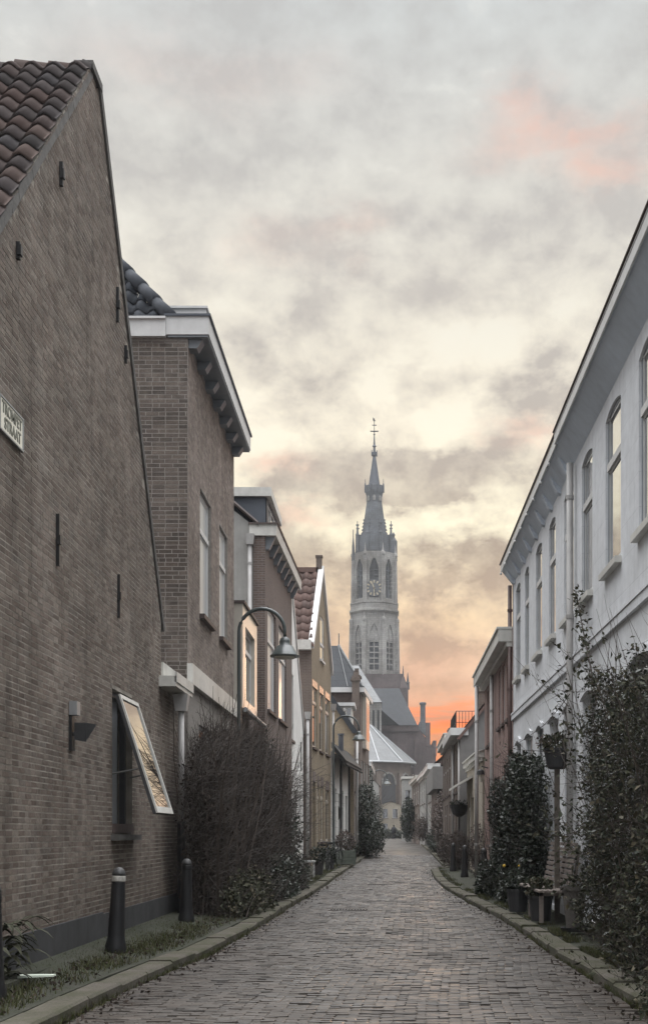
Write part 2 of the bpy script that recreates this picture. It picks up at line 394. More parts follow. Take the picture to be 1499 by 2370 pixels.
# ---- ground materials
def road_mat():
    m, nt, b = newmat('clinker pavers'); g = nd(nt, 'ShaderNodeNewGeometry')
    cols = [(.046,.039,.033),(.057,.048,.040),(.067,.056,.047),(.050,.043,.037),(.080,.067,.056),(.060,.048,.039)]
    col = ramp(nt, g.outputs['Random Per Island'], [((i+.5)/6, c) for i, c in enumerate(cols)])
    v = objvec(nt); f = noise(nt, v, 1.1, 5, .6); ng = noise(nt, v, 60, 3)
    col = mix(nt, .6, col, mix(nt, 1.0, col, ramp(nt, f, [(.25,.55),(.75,1.4)]), 'MULTIPLY'))
    nt.links.new(col, b.inputs['Base Color'])
    nt.links.new(ramp(nt, noise(nt, v, .9, 4, .6), [(.35,.28),(.7,.62)]), b.inputs['Roughness'])
    bump(nt, b, ng, .35, .004); return m
M['road'] = road_mat()
def roadfar_mat():
    m, nt, b = newmat('distant clinker pavers'); v = objvec(nt)
    t = nd(nt, 'ShaderNodeTexBrick'); nt.links.new(v, t.inputs['Vector'])
    for k, x in (('Scale', 1.0), ('Mortar Size', .006), ('Brick Width', .21), ('Row Height', .085)): t.inputs[k].default_value = x
    t.inputs['Color1'].default_value = rgb((.068,.056,.047)); t.inputs['Color2'].default_value = rgb((.046,.039,.033)); t.inputs['Mortar'].default_value = rgb((.038,.035,.032))
    col = mix(nt, .6, t.outputs['Color'], mix(nt, 1.0, t.outputs['Color'], ramp(nt, noise(nt, v, .8, 5), [(.25,.6),(.75,1.4)]), 'MULTIPLY'))
    nt.links.new(col, b.inputs['Base Color']); nt.links.new(ramp(nt, noise(nt, v, .7, 4), [(.35,.3),(.7,.65)]), b.inputs['Roughness'])
    mp = nd(nt, 'ShaderNodeMapping'); nt.links.new(v, mp.inputs[0]); mp.inputs['Scale'].default_value = (2, 7, 1)
    bump(nt, b, mth(nt, 'ADD', mth(nt, 'MULTIPLY', t.outputs['Fac'], -.5), noise(nt, mp.outputs[0], 1.5, 4)), .35, .015); return m
M['road_far'] = roadfar_mat()
def mossy(name, base, moss, amt=.5, tiles=True):
    m, nt, b = newmat(name); v = objvec(nt)
    t = nd(nt, 'ShaderNodeTexBrick'); nt.links.new(v, t.inputs['Vector'])
    for k, x in (('Scale', 1.0), ('Mortar Size', .012 if tiles else .0), ('Brick Width', .3), ('Row Height', .3)): t.inputs[k].default_value = x
    t.inputs['Color1'].default_value = rgb(base); t.inputs['Color2'].default_value = rgb([c*.75 for c in base]); t.inputs['Mortar'].default_value = rgb(moss)
    f = ramp(nt, noise(nt, v, 2.2, 6, .65), [(.5-amt*.4, 0), (.62, 1)])
    col = mix(nt, f, t.outputs['Color'], moss); fine = noise(nt, v, 40, 4)
    col = mix(nt, .7, col, mix(nt, 1.0, col, ramp(nt, fine, [(.2,.5),(.8,1.5)]), 'MULTIPLY'))
    nt.links.new(col, b.inputs['Base Color']); b.inputs['Roughness'].default_value = .85
    bump(nt, b, mth(nt, 'ADD', fine, mth(nt, 'MULTIPLY', f, .8)), .6, .012); return m
M['pave'] = mossy('mossy pavement tiles', (.053,.049,.041), (.022,.026,.011), .6)
M['pave_dirt'] = mossy('mossy soil', (.075,.065,.05), (.06,.065,.028), .7, False)
M['kerb'] = mossy('mossy kerb stone', (.105,.092,.074), (.048,.048,.024), .3, False)
M['ground'] = plain('earth', (.09,.085,.07), .95, var=.3, scale=.5)
# ------------------------------------------------------------------ sky: low sun behind broken cloud
SUN_EL, SUN_AZ = 5.0, 1.6            # degrees; azimuth from +Y toward +X
W = bpy.data.worlds.new('World'); SC.world = W; W.use_nodes = True
wn = W.node_tree; wn.nodes.clear()
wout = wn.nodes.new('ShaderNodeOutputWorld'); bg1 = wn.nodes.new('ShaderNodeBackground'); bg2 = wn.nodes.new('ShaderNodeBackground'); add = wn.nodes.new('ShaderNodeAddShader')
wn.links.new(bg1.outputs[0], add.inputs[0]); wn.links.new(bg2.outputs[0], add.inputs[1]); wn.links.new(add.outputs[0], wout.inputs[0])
sky = wn.nodes.new('ShaderNodeTexSky'); sky.sky_type = 'NISHITA'; sky.sun_disc = False; sky.sun_elevation = R(SUN_EL); sky.sun_rotation = R(SUN_AZ)
sky.air_density = 1.5; sky.dust_density = 2.0
wn.links.new(sky.outputs[0], bg1.inputs[0]); bg1.inputs[1].default_value = 0.004
def wm(op, a, b=None, c=None, cl=False): return mth(wn, op, a, b, c, cl)
dirv = nd(wn, 'ShaderNodeTexCoord').outputs['Generated']
sp = nd(wn, 'ShaderNodeSeparateXYZ'); wn.links.new(dirv, sp.inputs[0]); dx, dy, dz = sp.outputs
AZ = wm('MULTIPLY', wm('ARCTAN2', dx, dy), 57.2958); EL = wm('MULTIPLY', wm('ARCSINE', dz), 57.2958)
def cvec(x, y, z=None):
    c = nd(wn, 'ShaderNodeCombineXYZ')
    for i, v in enumerate((x, y, z)):
        if v is None: continue
        if hasattr(v, 'links'): wn.links.new(v, c.inputs[i])
        else: c.inputs[i].default_value = v
    return c.outputs[0]
def wnoise(sx, sy, detail=6, rough=.6, off=0.0, dist=0.0):
    n = nd(wn, 'ShaderNodeTexNoise'); n.inputs['Scale'].default_value = 1; n.inputs['Detail'].default_value = detail; n.inputs['Roughness'].default_value = rough; n.inputs['Distortion'].default_value = dist
    # noise on the direction itself, stretched sideways as layered cloud is
    m = nd(wn, 'ShaderNodeMapping'); wn.links.new(dirv, m.inputs[0]); m.inputs['Scale'].default_value = (sx, sx, sy); m.inputs['Location'].default_value = (off, off*.7, off*1.3)
    wn.links.new(m.outputs[0], n.inputs['Vector']); return n.outputs['Fac']
n1 = wnoise(8.0, 12.0, 9, .55, 3.1, .12)        # large cloud masses
n2 = wnoise(21.0, 29.0, 9, .57, 8.4, .12)          # mottling
n3 = wnoise(5.0, 60.0, 5, .6, 1.7, .1)         # thin streaks
wob1 = wm('MULTIPLY', wm('SUBTRACT', wnoise(11, 18, 5, .6, 5.5), .5), 9.0)
wob2 = wm('MULTIPLY', wm('SUBTRACT', wnoise(11, 22, 5, .6, 9.5), .5), 5.0)
AZw = wm('ADD', AZ, wob1); ELw = wm('ADD', EL, wob2)
def blob(a, e, sa, se, warp=True):
    x = wm('DIVIDE', wm('SUBTRACT', AZw if warp else AZ, a), sa); y = wm('DIVIDE', wm('SUBTRACT', ELw if warp else EL, e), se)
    r2 = wm('ADD', wm('MULTIPLY', x, x), wm('MULTIPLY', y, y)); return wm('POWER', 2.71828, wm('MULTIPLY', r2, -1.0))
def pxb(px, py, sx, sy):               # image position of a sky patch, as azimuth / elevation
    a = math.degrees(math.atan((px-CX)/FPX)); e = math.degrees(math.atan((HY-py)/math.hypot(FPX, px-CX))); k = math.degrees(1/FPX)
    return blob(a, e, sx*k, sy*k*math.cos(R(e))**2)
def wmix(f, a, b, mode='MIX'): return mix(wn, f, a, b, mode)
def wramp(f, st): return ramp(wn, f, st)
elf = wm('DIVIDE', EL, 90.0, None, True)
def S(r, g, b): 
    f = lambda c: ((c/255+.055)/1.055)**2.4 if c/255 > .04045 else c/255/12.92
    return (f(r), f(g), f(b))
# colour of the gaps and of the cloud bodies, both by height above the horizon
base = wramp(elf, [(0.0, S(236,140,96)), (.045, S(240,144,98)), (.062, S(218,164,138)), (.08, S(222,186,162)), (.11, S(244,218,180)), (.15, S(255,247,218)), (.20, S(253,244,222)), (.27, S(232,227,214)), (.34, S(216,216,211)), (.40, S(204,210,212)), (.52, S(205,212,216)), (.66, S(226,226,226)), (1.0, S(226,227,230))])
shade = wramp(elf, [(0.0, S(196,122,92)), (.05, S(182,124,104)), (.07, S(178,144,128)), (.10, S(168,146,132)), (.14, S(160,147,134)), (.20, S(182,174,165)), (.27, S(193,188,182)), (.36, S(192,192,190)), (.5, S(190,194,197)), (.66, S(210,210,211)), (1.0, S(218,218,221))])
dens = wm('ADD', wm('ADD', wm('MULTIPLY', n1, .56), wm('MULTIPLY', n2, .44)), .012)
def bias(d, p, k): return wm('ADD', d, wm('MULTIPLY', pxb(*p), k))
for p, k in (((1010,1100,110,48),.20), ((900,1085,90,30),.08), ((940,1150,70,26),.08), ((1090,1290,200,42),.12), ((960,1365,110,24),.10), ((1050,1520,140,30),.10), ((690,1120,170,60),.10), ((620,1220,130,50),.05), ((1290,890,90,60),.13), ((700,1290,110,50),.08), ((560,690,220,70),.03), ((1130,640,240,60),.04), ((860,760,260,40),.03), ((900,520,160,40),.04), ((600,330,280,70),.04), ((1150,110,260,70),.03), ((430,1000,260,160),-.12),  # last patch: unseen bright sky added behind the left houses for window reflections
             ((1040,1220,180,60),-.10), ((1000,1180,300,40),-.04), ((1100,1010,120,90),-.06), ((930,960,260,80),-.08), ((1010,1440,200,60),-.06), ((740,1230,110,50),-.05), ((800,600,300,36),-.07), ((700,460,200,30),-.07), ((990,190,130,30),-.08), ((1150,780,260,60),-.06), ((620,960,130,60),-.05)):
    dens = bias(dens, p, k)
n4 = wnoise(40.0, 50.0, 6, .6, 2.2, .1)
cf = wramp(dens, [(.41, 0), (.48, .38), (.58, 1)])
col = wmix(wm('MULTIPLY', cf, wramp(wm('ADD', wm('MULTIPLY', n4, .5), wm('MULTIPLY', n2, .5)), [(.38, .55), (.58, 1.0)])), base, shade)
edge = wm('MULTIPLY', wramp(dens, [(.36, 1), (.44, 0)]), .35)
col = wmix(edge, col, wramp(elf, [(0, S(255,190,120)), (.15, S(255,252,228)), (.3, S(240,238,230)), (1, S(232,234,238))]))
def paint(col, f, k, c): return wmix(wm('MULTIPLY', f, k, None, True), col, c)
# cloud bellies catching the sunset
pk = wramp(n2, [(.36, 1.0), (.60, .35)])
for p, k in (((1340,310,190,55),.7), ((1240,230,90,40),.5), ((1420,400,100,40),.55), ((650,1050,90,30),.7), ((1230,1010,60,40),.7), ((420,150,260,80),.22), ((640,545,120,50),.25), ((820,510,90,36),.25), ((690,1190,90,26),.4), ((1000,1560,200,40),.3)):
    col = paint(col, wm('MULTIPLY', pxb(*p), pk), k, S(236,178,158))
# burning band low over the roofs, broken in streaks
band = blob(1.8, 5.2, 9.0, .85, False); streak = wramp(n3, [(.40, 1), (.58, 0)])
col = paint(col, wm('MULTIPLY', band, wm('ADD', wm('MULTIPLY', streak, .8), .12)), 1.0, S(255,98,48))
col = paint(col, wm('MULTIPLY', blob(1.6, 5.95, 5.0, .42, False), streak), .85, S(255,132,66))
col = paint(col, wm('MULTIPLY', blob(2.4, 4.6, 5.0, .40, False), streak), .8, S(255,136,66))
col = paint(col, wm('MULTIPLY', blob(2.3, 5.3, 6.0, .42, False), wramp(n3, [(.47, 0), (.56, 1)])), .75, S(176,122,106))
col = paint(col, blob(2.6, 2.6, 7.0, .9, False), .7, S(240,130,84))
col = paint(col, blob(9.5, 8.5, 3.5, 2.4, False), .75, S(255,240,204))  # unseen cream glow added behind the right houses for the open sash to reflect
away = wramp(wm('ADD', wm('MULTIPLY', dy, .5), .5), [(.66, 1), (.86, 0)])       # the sunset colours stay in the west
neutral = wmix(wm('MULTIPLY', cf, .7), wramp(elf, [(0.0, S(186,188,192)), (.2, S(206,208,212)), (.5, S(214,216,218)), (.66, S(226,226,226)), (1.0, S(226,227,230))]), wramp(elf, [(0.0, S(160,162,168)), (.3, S(176,179,184)), (1.0, S(216,216,219))]))
col = wmix(away, col, neutral)
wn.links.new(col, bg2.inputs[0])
# sky strength raised overhead and behind the viewer to light the house fronts
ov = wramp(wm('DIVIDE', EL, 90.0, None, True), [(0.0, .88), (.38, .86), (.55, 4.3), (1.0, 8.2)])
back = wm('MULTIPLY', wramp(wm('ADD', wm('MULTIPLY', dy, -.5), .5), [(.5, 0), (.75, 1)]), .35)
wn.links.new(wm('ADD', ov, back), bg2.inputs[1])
sun = bpy.data.lights.new('sun', 'SUN'); sun.energy = .25; sun.angle = R(12); sun.color = (1.0, .62, .38)
suno = bpy.data.objects.new('sun', sun); COL.objects.link(suno)
sd = Vector((math.sin(R(SUN_AZ))*math.cos(R(SUN_EL)), math.cos(R(SUN_AZ))*math.cos(R(SUN_EL)), math.sin(R(SUN_EL))))
suno.rotation_euler = sd.to_track_quat('Z', 'Y').to_euler(); suno.location = (0, 200, 60)
SC.view_settings.view_transform = 'Standard'; SC.view_settings.look = 'None'; SC.view_settings.exposure = 0.24; SC.view_settings.gamma = 1.0
SC.view_settings.use_curve_mapping = False
SC.cycles.use_denoising = True; SC.cycles.max_bounces = 6; SC.cycles.diffuse_bounces = 4; SC.cycles.glossy_bounces = 3; SC.cycles.volume_bounces = 1
SC.cycles.use_adaptive_sampling = True; SC.cycles.adaptive_threshold = 0.02
# ------------------------------------------------------------------ ground, road, pavements, kerbs
def lerp(tab, y):
    if y <= tab[0][0]: return tab[0][1]
    for (a, va), (b, vb) in zip(tab, tab[1:]):
        if y <= b: return va + (vb-va)*(y-a)/(b-a)
    return tab[-1][1]
LK = [(5,-2.75),(9,-2.66),(10.9,-2.6),(13.1,-2.47),(15.3,-2.25),(19.6,-2.1),(26,-2.0),(32,-1.86),(43,-1.7),(56,-1.4),(75,-1.05),(95,-.8),(210,-.7)]
RK = [(5,2.25),(9,2.2),(13,2.12),(15,2.05),(18,2.06),(22,2.0),(27.2,1.76),(34,1.55),(40,1.52),(47.6,1.66),(48.4,2.3),(66,2.5),(85,2.75),(120,3.0),(210,3.2)]
YS = [-60,-20,0,4] + [6+i*2 for i in range(30)] + [70,76,82,88,95,102,110,120,135,155,175,210]
g = MB(); ys = YS + [400, 900, 2500]
for a, b in zip(ys, ys[1:]):
    for x0, x1 in ((-1200,-12),(-12,12),(12,1200)): g.face([(x0,a,gz(a)-.06),(x1,a,gz(a)-.06),(x1,b,gz(b)-.06),(x0,b,gz(b)-.06)])
struct(g.build('ground', M['ground']))
BR0, BR1 = 8.6, 72.0
g = MB(); rnd = random.Random(11)
for a, b in zip(YS, YS[1:]):
    for s in range(6):
        x = lambda y, k: -5.0 + (10.0)*k/6
        crown = lambda y, k: gz(y) - .024 + .04*(1 - ((k-3)/3)**2)*.6
        g.face([(x(a,s),a,crown(a,s)),(x(a,s+1),a,crown(a,s+1)),(x(b,s+1),b,crown(b,s+1)),(x(b,s),b,crown(b,s))])
g.cur = 1
y = BR0; row = 0
def und(x, y): return .006*math.sin(x*1.7+y*.31)+.005*math.sin(x*.6-y*.9+1.3)+.005*math.sin(y*2.3+x*2.9)
while y < BR1:
    wdt = .064; x = lerp(LK, y) + .005 - (.105 if row % 2 else 0); xe = lerp(RK, y)
    while x < xe:
        L = .19; x0, x1 = max(x+.0025, lerp(LK, y)), min(x+L-.0025, xe); x += L
        if x1 - x0 < .03: continue
        xc, yc = (x0+x1)/2, y+wdt/2
        z = gz(yc) + .024*(1-((xc)/3)**2) + und(xc, yc) + rnd.gauss(0,.0045)
        tx, ty = rnd.gauss(0,.02), rnd.gauss(0,.055); j = lambda: rnd.uniform(-.006,.006)
        P = [(x0+j(),y+.004+j()),(x1+j(),y+.004+j()),(x1+j(),y+wdt-.004+j()),(x0+j(),y+wdt-.004+j())]
        T = [(p[0],p[1], z+(p[0]-xc)*tx+(p[1]-yc)*ty) for p in P]; B = [(p[0],p[1], z-.05) for p in P]
        # slightly worn edges: inner top raised
        I = [(xc+(t[0]-xc)*.84, yc+(t[1]-yc)*.66, t[2]+.004) for t in T]
        g.idx(I+T+B, [(0,1,2,3),(0,4,5,1),(1,5,6,2),(2,6,7,3),(3,7,4,0),(4,8,9,5),(7,6,10,11),(5,9,10,6),(7,11,8,4)])
    y += wdt; row += 1
struct(g.build('road', [M['road_far'], M['road']]))
def pavement(K, side, name):
    g = MB(); ys = [5 + i*1.5 for i in range(60)] + [100,120,150,210]
    for a, b in zip(ys, ys[1:]):
        xs = lambda y: [lerp(K,y)+side*.30, lerp(K,y)+side*.8, side*3.4, side*9.0]
        zs = [.115, .135, .2, .22]; A, B = xs(a), xs(b)
        for i in range(3): g.face([(A[i],a,gz(a)+zs[i]),(A[i+1],a,gz(a)+zs[i+1]),(B[i+1],b,gz(b)+zs[i+1]),(B[i],b,gz(b)+zs[i])])
        g.face([(A[0],a,gz(a)+zs[0]),(B[0],b,gz(b)+zs[0]),(B[0],b,gz(b)-.05),(A[0],a,gz(a)-.05)])
    return struct(g.build(name, M['pave']))
pavement(LK, -1, 'pavement'); pavement(RK, 1, 'pavement')
def kerb(K, side, y0, y1, seed):
    g = MB(); rnd = random.Random(seed); y = y0
    while y < y1:
        L = rnd.choice((.8,1.0,1.0,1.15)); a, b = y+.012, y+L-.012; y += L
        xa, xb = lerp(K,a)+rnd.gauss(0,.008), lerp(K,b)+rnd.gauss(0,.008); h = .125+rnd.gauss(0,.008); za, zb = gz(a)+h+rnd.gauss(0,.006), gz(b)+h; w = .27*side; r = .022*side
        prof = lambda x, yy, z, gzz: [(x,yy,gzz-.06),(x,yy,z-.022),(x+r,yy,z),(x+w-r*.4,yy,z),(x+w,yy,z-.012),(x+w,yy,gzz-.06)]
        A, B = prof(xa,a,za,gz(a)), prof(xb,b,zb,gz(b)); n = 6
        g.idx(A+B, [(i,i+1,n+i+1,n+i) for i in range(n-1)] + [(0,1,2,3,4,5),(11,10,9,8,7,6)])
    return struct(g.build('kerb', M['kerb']))
kerb(LK, -1, 8.0, 110, 4); kerb(RK, 1, 8.0, 110, 5)
# ------------------------------------------------------------------ windows, pipes, cornices
def window(root, fr, u0, u1, z0, z1, rec=.05, fw=.055, mat='white', transom=None, mull=0, sill='sill', pane='glass', name='window', sillp=.07, bars=(), outer=None):
    mb = MB(); d0, d1 = -rec-.06, -rec; mb.cur = 1 if outer else 0
    fbox(mb, fr, u0, u0+fw, z0, z1, d0, d1); fbox(mb, fr, u1-fw, u1, z0, z1, d0, d1)
    fbox(mb, fr, u0+fw, u1-fw, z0, z0+fw, d0, d1); fbox(mb, fr, u0+fw, u1-fw, z1-fw, z1, d0, d1)
    mb.cur = 0
    if transom:
        fbox(mb, fr, u0+fw, u1-fw, transom-.05, transom+.05, d0, d1+.025)
        # inner sashes
        for a, b in ((z0+fw, transom-.05), (transom+.05, z1-fw)):
            fbox(mb, fr, u0+fw, u0+fw+.035, a, b, d0+.01, d1-.008); fbox(mb, fr, u1-fw-.035, u1-fw, a, b, d0+.01, d1-.008)
            fbox(mb, fr, u0+fw+.035, u1-fw-.035, a, a+.045, d0+.01, d1-.008); fbox(mb, fr, u0+fw+.035, u1-fw-.035, b-.035, b, d0+.01, d1-.008)
    for k in range(mull):
        c = u0 + (u1-u0)*(k+1)/(mull+1); fbox(mb, fr, c-.03, c+.03, z0+fw, z1-fw, d0, d1+.01)
    for z in bars: fbox(mb, fr, u0+fw, u1-fw, z-.015, z+.015, d0+.012, d1-.004)
    w = mb.build(name, [M[mat], M[outer]] if outer else M[mat], root)
    mb = MB(); q = -rec-.016; mb.face([fr.P(u0+.01,z0+.01,q), fr.P(u1-.01,z0+.01,q), fr.P(u1-.01,z1-.01,q), fr.P(u0+.01,z1-.01,q)]); mb.build('pane', M[pane], w)
    if sill:
        mb = MB(); fbox(mb, fr, u0-.06, u1+.06, z0-.085, z0-.002, -rec-.02, sillp); mb.build('sill', M[sill], w)
    return w
def door(root, fr, u0, u1, z0, z1, mat='frame_dark', rec=.14):
    mb = MB(); fbox(mb, fr, u0, u1, z0, z1, -rec-.06, -rec)
    for a, b in ((.08,.46),(.54,.92)):
        for c, e in ((.06,.42),(.5,.94)):
            fbox(mb, fr, u0+(u1-u0)*a, u0+(u1-u0)*b, z0+(z1-z0)*c, z0+(z1-z0)*e, -rec, -rec+.018)
    d = mb.build('door', M[mat], root); mb = MB(); fbox(mb, fr, u0+.08, u0+.12, z0+1.0, z0+1.12, -rec, -rec+.06); mb.build('handle', M['steel'], d); return d
def downpipe(root, x, y, z0, z1, r=.045, mat='pipe', hopper=False, lower=None, name='downpipe'):
    mb = MB(); mb.smooth = True; mb.tube([(x,y,z0),(x,y,z1)], r, 10)
    mb.smooth = False
    z = z0 + 1.0
    while z < z1 - .3: mb.lathe((x,y,z), [(r+.012,-.03),(r+.012,.03)], 10); z += 1.9
    p = mb.build(name, M[mat], root)
    if hopper:
        mb = MB(); mb.hexa([(x-.09,y-.09,z1),(x+.09,y-.09,z1),(x+.09,y+.09,z1),(x-.09,y+.09,z1),(x-.13,y-.12,z1+.28),(x+.13,y-.12,z1+.28),(x+.13,y+.12,z1+.28),(x-.13,y+.12,z1+.28)]); mb.build('hopper', M[mat], p)
    if lower: mb = MB(); mb.tube([(x,y,lower),(x,y,z0+.05)], r+.02, 10); mb.build('pipe_shoe', M['iron'], p)
    return p
def body(root, fr, u0, u1, z1, depth, mat, name='side_wall', z0=-.3, shrink=.012):
    # the rest of the house behind its street front
    mb = MB(); fbox(mb, fr, u0+shrink, u1-shrink, z0, z1, -depth, -.32); return mb.build(name, M[mat], root)
# ================================================================== HOUSE 1: big gable at the left edge
h1 = thing('gable_house', 'tall weathered brown brick gable with orange pantile roof at the near left', 'house', (-3.7, 15.0, 0))
fr = Fr(-3.7, 9.4, -3.7, 20.9, 1); U = lambda Y: Y - 9.4
out1 = [(0,-.2),(U(20.2),-.2),(U(20.2),5.0),(U(15.85),11.06),(U(15.35),11.06),(0,4.9)]
WH = (U(16.62), U(17.92), 1.55, 3.5)
mb = MB(); wall(mb, fr, out1, [WH], .25, .3); mb.cur = 1; bricks(mb, fr, [(p[0],max(p[1],.5)) for p in out1], [WH], seed=21, proud=.0014, joint=.0145)
mb.cur = 0
frl = Fr(-3.72, 20.2, -3.72, 21.95, 1); lo = [(0,-.2),(1.75,-.2),(1.75,4.3),(0,4.3)]
wall(mb, frl, lo); mb.cur = 1; bricks(mb, frl, [(0,.5),(1.75,.5),(1.75,3.88),(0,3.88)], seed=22, proud=.0015, joint=.013)
w1 = mb.build('gable_wall', [M['h1_mortar'], M['h1_brick']], h1)
body(h1, fr, 0, U(20.15), 4.9, 9, 'brick_brown')
mb = MB(); fbox(mb, fr, 0, U(16.0), -.2, .53, -.02, .03); fbox(mb, fr, U(16.0), U(21.9), -.2, .50, -.02, .028); mb.build('plinth', M['plinth'], h1)
mb = MB(); fbox(mb, fr, U(20.3), U(22.0), 4.0, 4.36, -.05, .02); mb.build('plaster_band', M['offwhite'], h1)
# roof, near slope (tiles seen from below the ridge) and far slope
sl = math.atan(1.03); L1 = (15.6-9.2)/math.cos(sl)
mb = MB(); s = (0, math.cos(sl), math.sin(sl)); pantiles(mb, (-10.64, 9.2, 4.99-.2*1.03), (1,0,0), s, 6.95, L1-.45, tw=.27, course=.33, amp=.04, seed=5)
rf = mb.build('roof', M['tile_red'], h1)
mb = MB(); mb.face([(-10.5,15.6,11.07),(-3.72,15.6,11.07),(-3.72,20.35,4.85),(-10.5,20.35,4.85)]); mb.face([(-10.5,9.2,4.62),(-3.74,9.2,4.62),(-3.74,15.6,11.02),(-10.5,15.6,11.02)]); mb.build('roof_boards', M['tile_brown'], rf)
mb = MB(); rr = random.Random(3); x = -10.5
while x < -3.75:                         # ridge tiles
    e = min(x+.42, -3.7); dz = rr.uniform(-.02,.02); r0, r1 = .15, .19; vs = []
    for xx, r in ((x, r1), (e+.03, r0)):
        for k in range(9): a = math.pi*k/8; vs.append((xx, 15.5+r*1.25*math.cos(a), 11.0+dz+r*math.sin(a)*1.1))
    mb.smooth = True; mb.idx(vs, [(k,k+1,9+k+1,9+k) for k in range(8)] + [tuple(range(8,-1,-1))]); mb.smooth = False; x = e
mb.build('ridge_tile', M['tile_red'], rf)
mb = MB()                                # mortar fillet along the near verge
for k in range(26):
    a, b = k/26, (k+1)/26; rr2 = lambda: rr.uniform(-.02,.02)
    p = lambda t: (9.3+(15.5-9.3)*t, 4.83+(11.12-4.83)*t)
    (ya,za),(yb,zb) = p(a), p(b); w = .0
    mb.hexa([(-3.76-w,ya,za-.02),(-3.685+rr2()*.3,ya,za-.09),(-3.685,yb,zb-.09),(-3.76-w,yb,zb-.02),(-3.76-w,ya,za+.03),(-3.70,ya,za+.035+rr2()),(-3.70,yb,zb+.035+rr2()),(-3.76-w,yb,zb+.03)])
mb.build('verge', M['mortar'], rf)
mb = MB(); mb.hexa([(-3.9,15.8,11.08),(-3.67,15.8,11.08),(-3.67,20.32,4.86),(-3.9,20.32,4.86),(-3.9,15.86,11.17),(-3.665,15.86,11.17),(-3.665,20.38,4.93),(-3.9,20.38,4.93)])
mb.box(-3.9,-3.66,15.38,15.9,11.07,11.17); mb.build('verge_strip', M['mortar'], rf)
for px, ya, yb in ((130,1190,1310),(272,1330,1430),(269,665,745),(288,800,840),(138,375,430),(38,560,600)):
    Y, z1 = pl(px, ya, -3.7); _, z0 = pl(px, yb, -3.7); mb = MB(); fbox(mb, fr, U(Y)-.022, U(Y)+.022, z0, z1, 0, .04); fbox(mb, fr, U(Y)-.035, U(Y)+.035, (z0+z1)/2-.05, (z0+z1)/2+.05, .01, .055); mb.build('wall_anchor', M['iron'], h1)
# window with a top-hung sash pushed wide open
mb = MB()
for a, b, c, e in ((WH[0],WH[0]+.07,WH[2],WH[3]),(WH[1]-.07,WH[1],WH[2],WH[3]),(WH[0]+.07,WH[1]-.07,WH[2],WH[2]+.09),(WH[0]+.07,WH[1]-.07,WH[3]-.07,WH[3])): fbox(mb, fr, a, b, c, e, -.17, -.09)
wf = mb.build('window', M['frame_dark'], h1)
mb = MB(); mb.face([fr.P(WH[0]+.05,WH[2]+.05,-.2), fr.P(WH[1]-.05,WH[2]+.05,-.2), fr.P(WH[1]-.05,WH[3]-.05,-.2), fr.P(WH[0]+.05,WH[3]-.05,-.2)]); mb.build('curtain', M['blind'], wf)
mb = MB(); fbox(mb, fr, WH[0]-.08, WH[1]+.1, WH[2]-.10, WH[2]-.02, -.05, .12); mb.build('sill', M['mortar'], wf)
mb = MB(); fbox(mb, fr, WH[0], WH[1], WH[2]+.0, WH[2]+.13, -.085, .03); mb.build('lower_rail', M['sill'], wf)
T0, T1 = Vector((-3.63, 0, 3.42)), Vector((-3.12, 0, 1.82)); dn = (T1-T0).normalized(); Ls = (T1-T0).length; nn = Vector((-dn.z, 0, dn.x)); nn = nn if nn.x > 0 else -nn
def sb(mb, ya, yb, va, vb, da, db):
    f = lambda y, v, d: Vector((0,y,0)) + T0 + dn*v + nn*d
    mb.hexa([f(ya,va,da),f(yb,va,da),f(yb,va,db),f(ya,va,db),f(ya,vb,da),f(yb,vb,da),f(yb,vb,db),f(ya,vb,db)])
mb = MB(); ya, yb = 16.66, 17.88
sb(mb,ya,ya+.055,0,Ls,.005,.03); sb(mb,yb-.055,yb,0,Ls,.005,.03); sb(mb,ya+.055,yb-.055,0,.06,.005,.03); sb(mb,ya+.055,yb-.055,Ls-.09,Ls,.005,.03); mb.cur = 1; sb(mb,ya,ya+.05,0,Ls,-.04,.004); sb(mb,yb-.05,yb,0,Ls,-.04,.004); sb(mb,ya+.05,yb-.05,0,.05,-.04,.004); sb(mb,ya+.05,yb-.05,Ls-.09,Ls,-.04,.004)
sash = mb.build('sash', [M['offwhite'], M['frame_dark']], wf)
mb = MB(); sb(mb,ya+.05,yb-.05,.05,Ls-.08,.006,.012); mb.build('pane', M['glass'], sash)
for yy in (ya+.02, yb-.02): mb = MB(); mb.tube([(-3.72,yy,2.35),(-3.36,yy,2.42)], .012, 5); mb.build('stay', M['steel'], sash)
mb = MB(); mb.box(-3.76,-3.42,20.0,21.7,3.93,4.10); mb.box(-3.44,-3.40,20.0,21.7,4.0,4.16); mb.build('box_gutter', M['offwhite'], h1)
downpipe(h1, -3.5, 21.0, 1.7, 3.62, .05, 'pipe', True, -.1)
# wall lamp, street name plate
Y, z = pl(178, 1690, -3.62)
wl = thing('wall_spotlight', 'black spotlight on a bracket beside the open window of the brown gable', 'wall lamp', (-3.7, Y, z))
mb = MB(); mb.box(-3.70,-3.66,Y-.07,Y+.07,z-.24,z+.16); mb.tube([(-3.67,Y,z-.05),(-3.56,Y+.03,z-.02)], .025, 6); mb.build('bracket', M['iron'], wl)
mb = MB(); mb.hexa([(-3.63,Y-.08,z-.12),(-3.5,Y-.06,z-.14),(-3.46,Y+.13,z+.02),(-3.6,Y+.13,z+.0),(-3.63,Y-.08,z+.08),(-3.5,Y-.06,z+.08),(-3.43,Y+.17,z+.08),(-3.6,Y+.15,z+.08)]); mb.build('lamp_head', M['iron'], wl)
mb = MB(); mb.box(-3.69,-3.60,Y-.08,Y+.08,z+.17,z+.33); mb.build('sensor_box', M['zinc'], wl)
sg = thing('street_sign', 'cream enamel street name plate high on the brown gable wall', 'street sign', (-3.7, 12.1, 5.55))
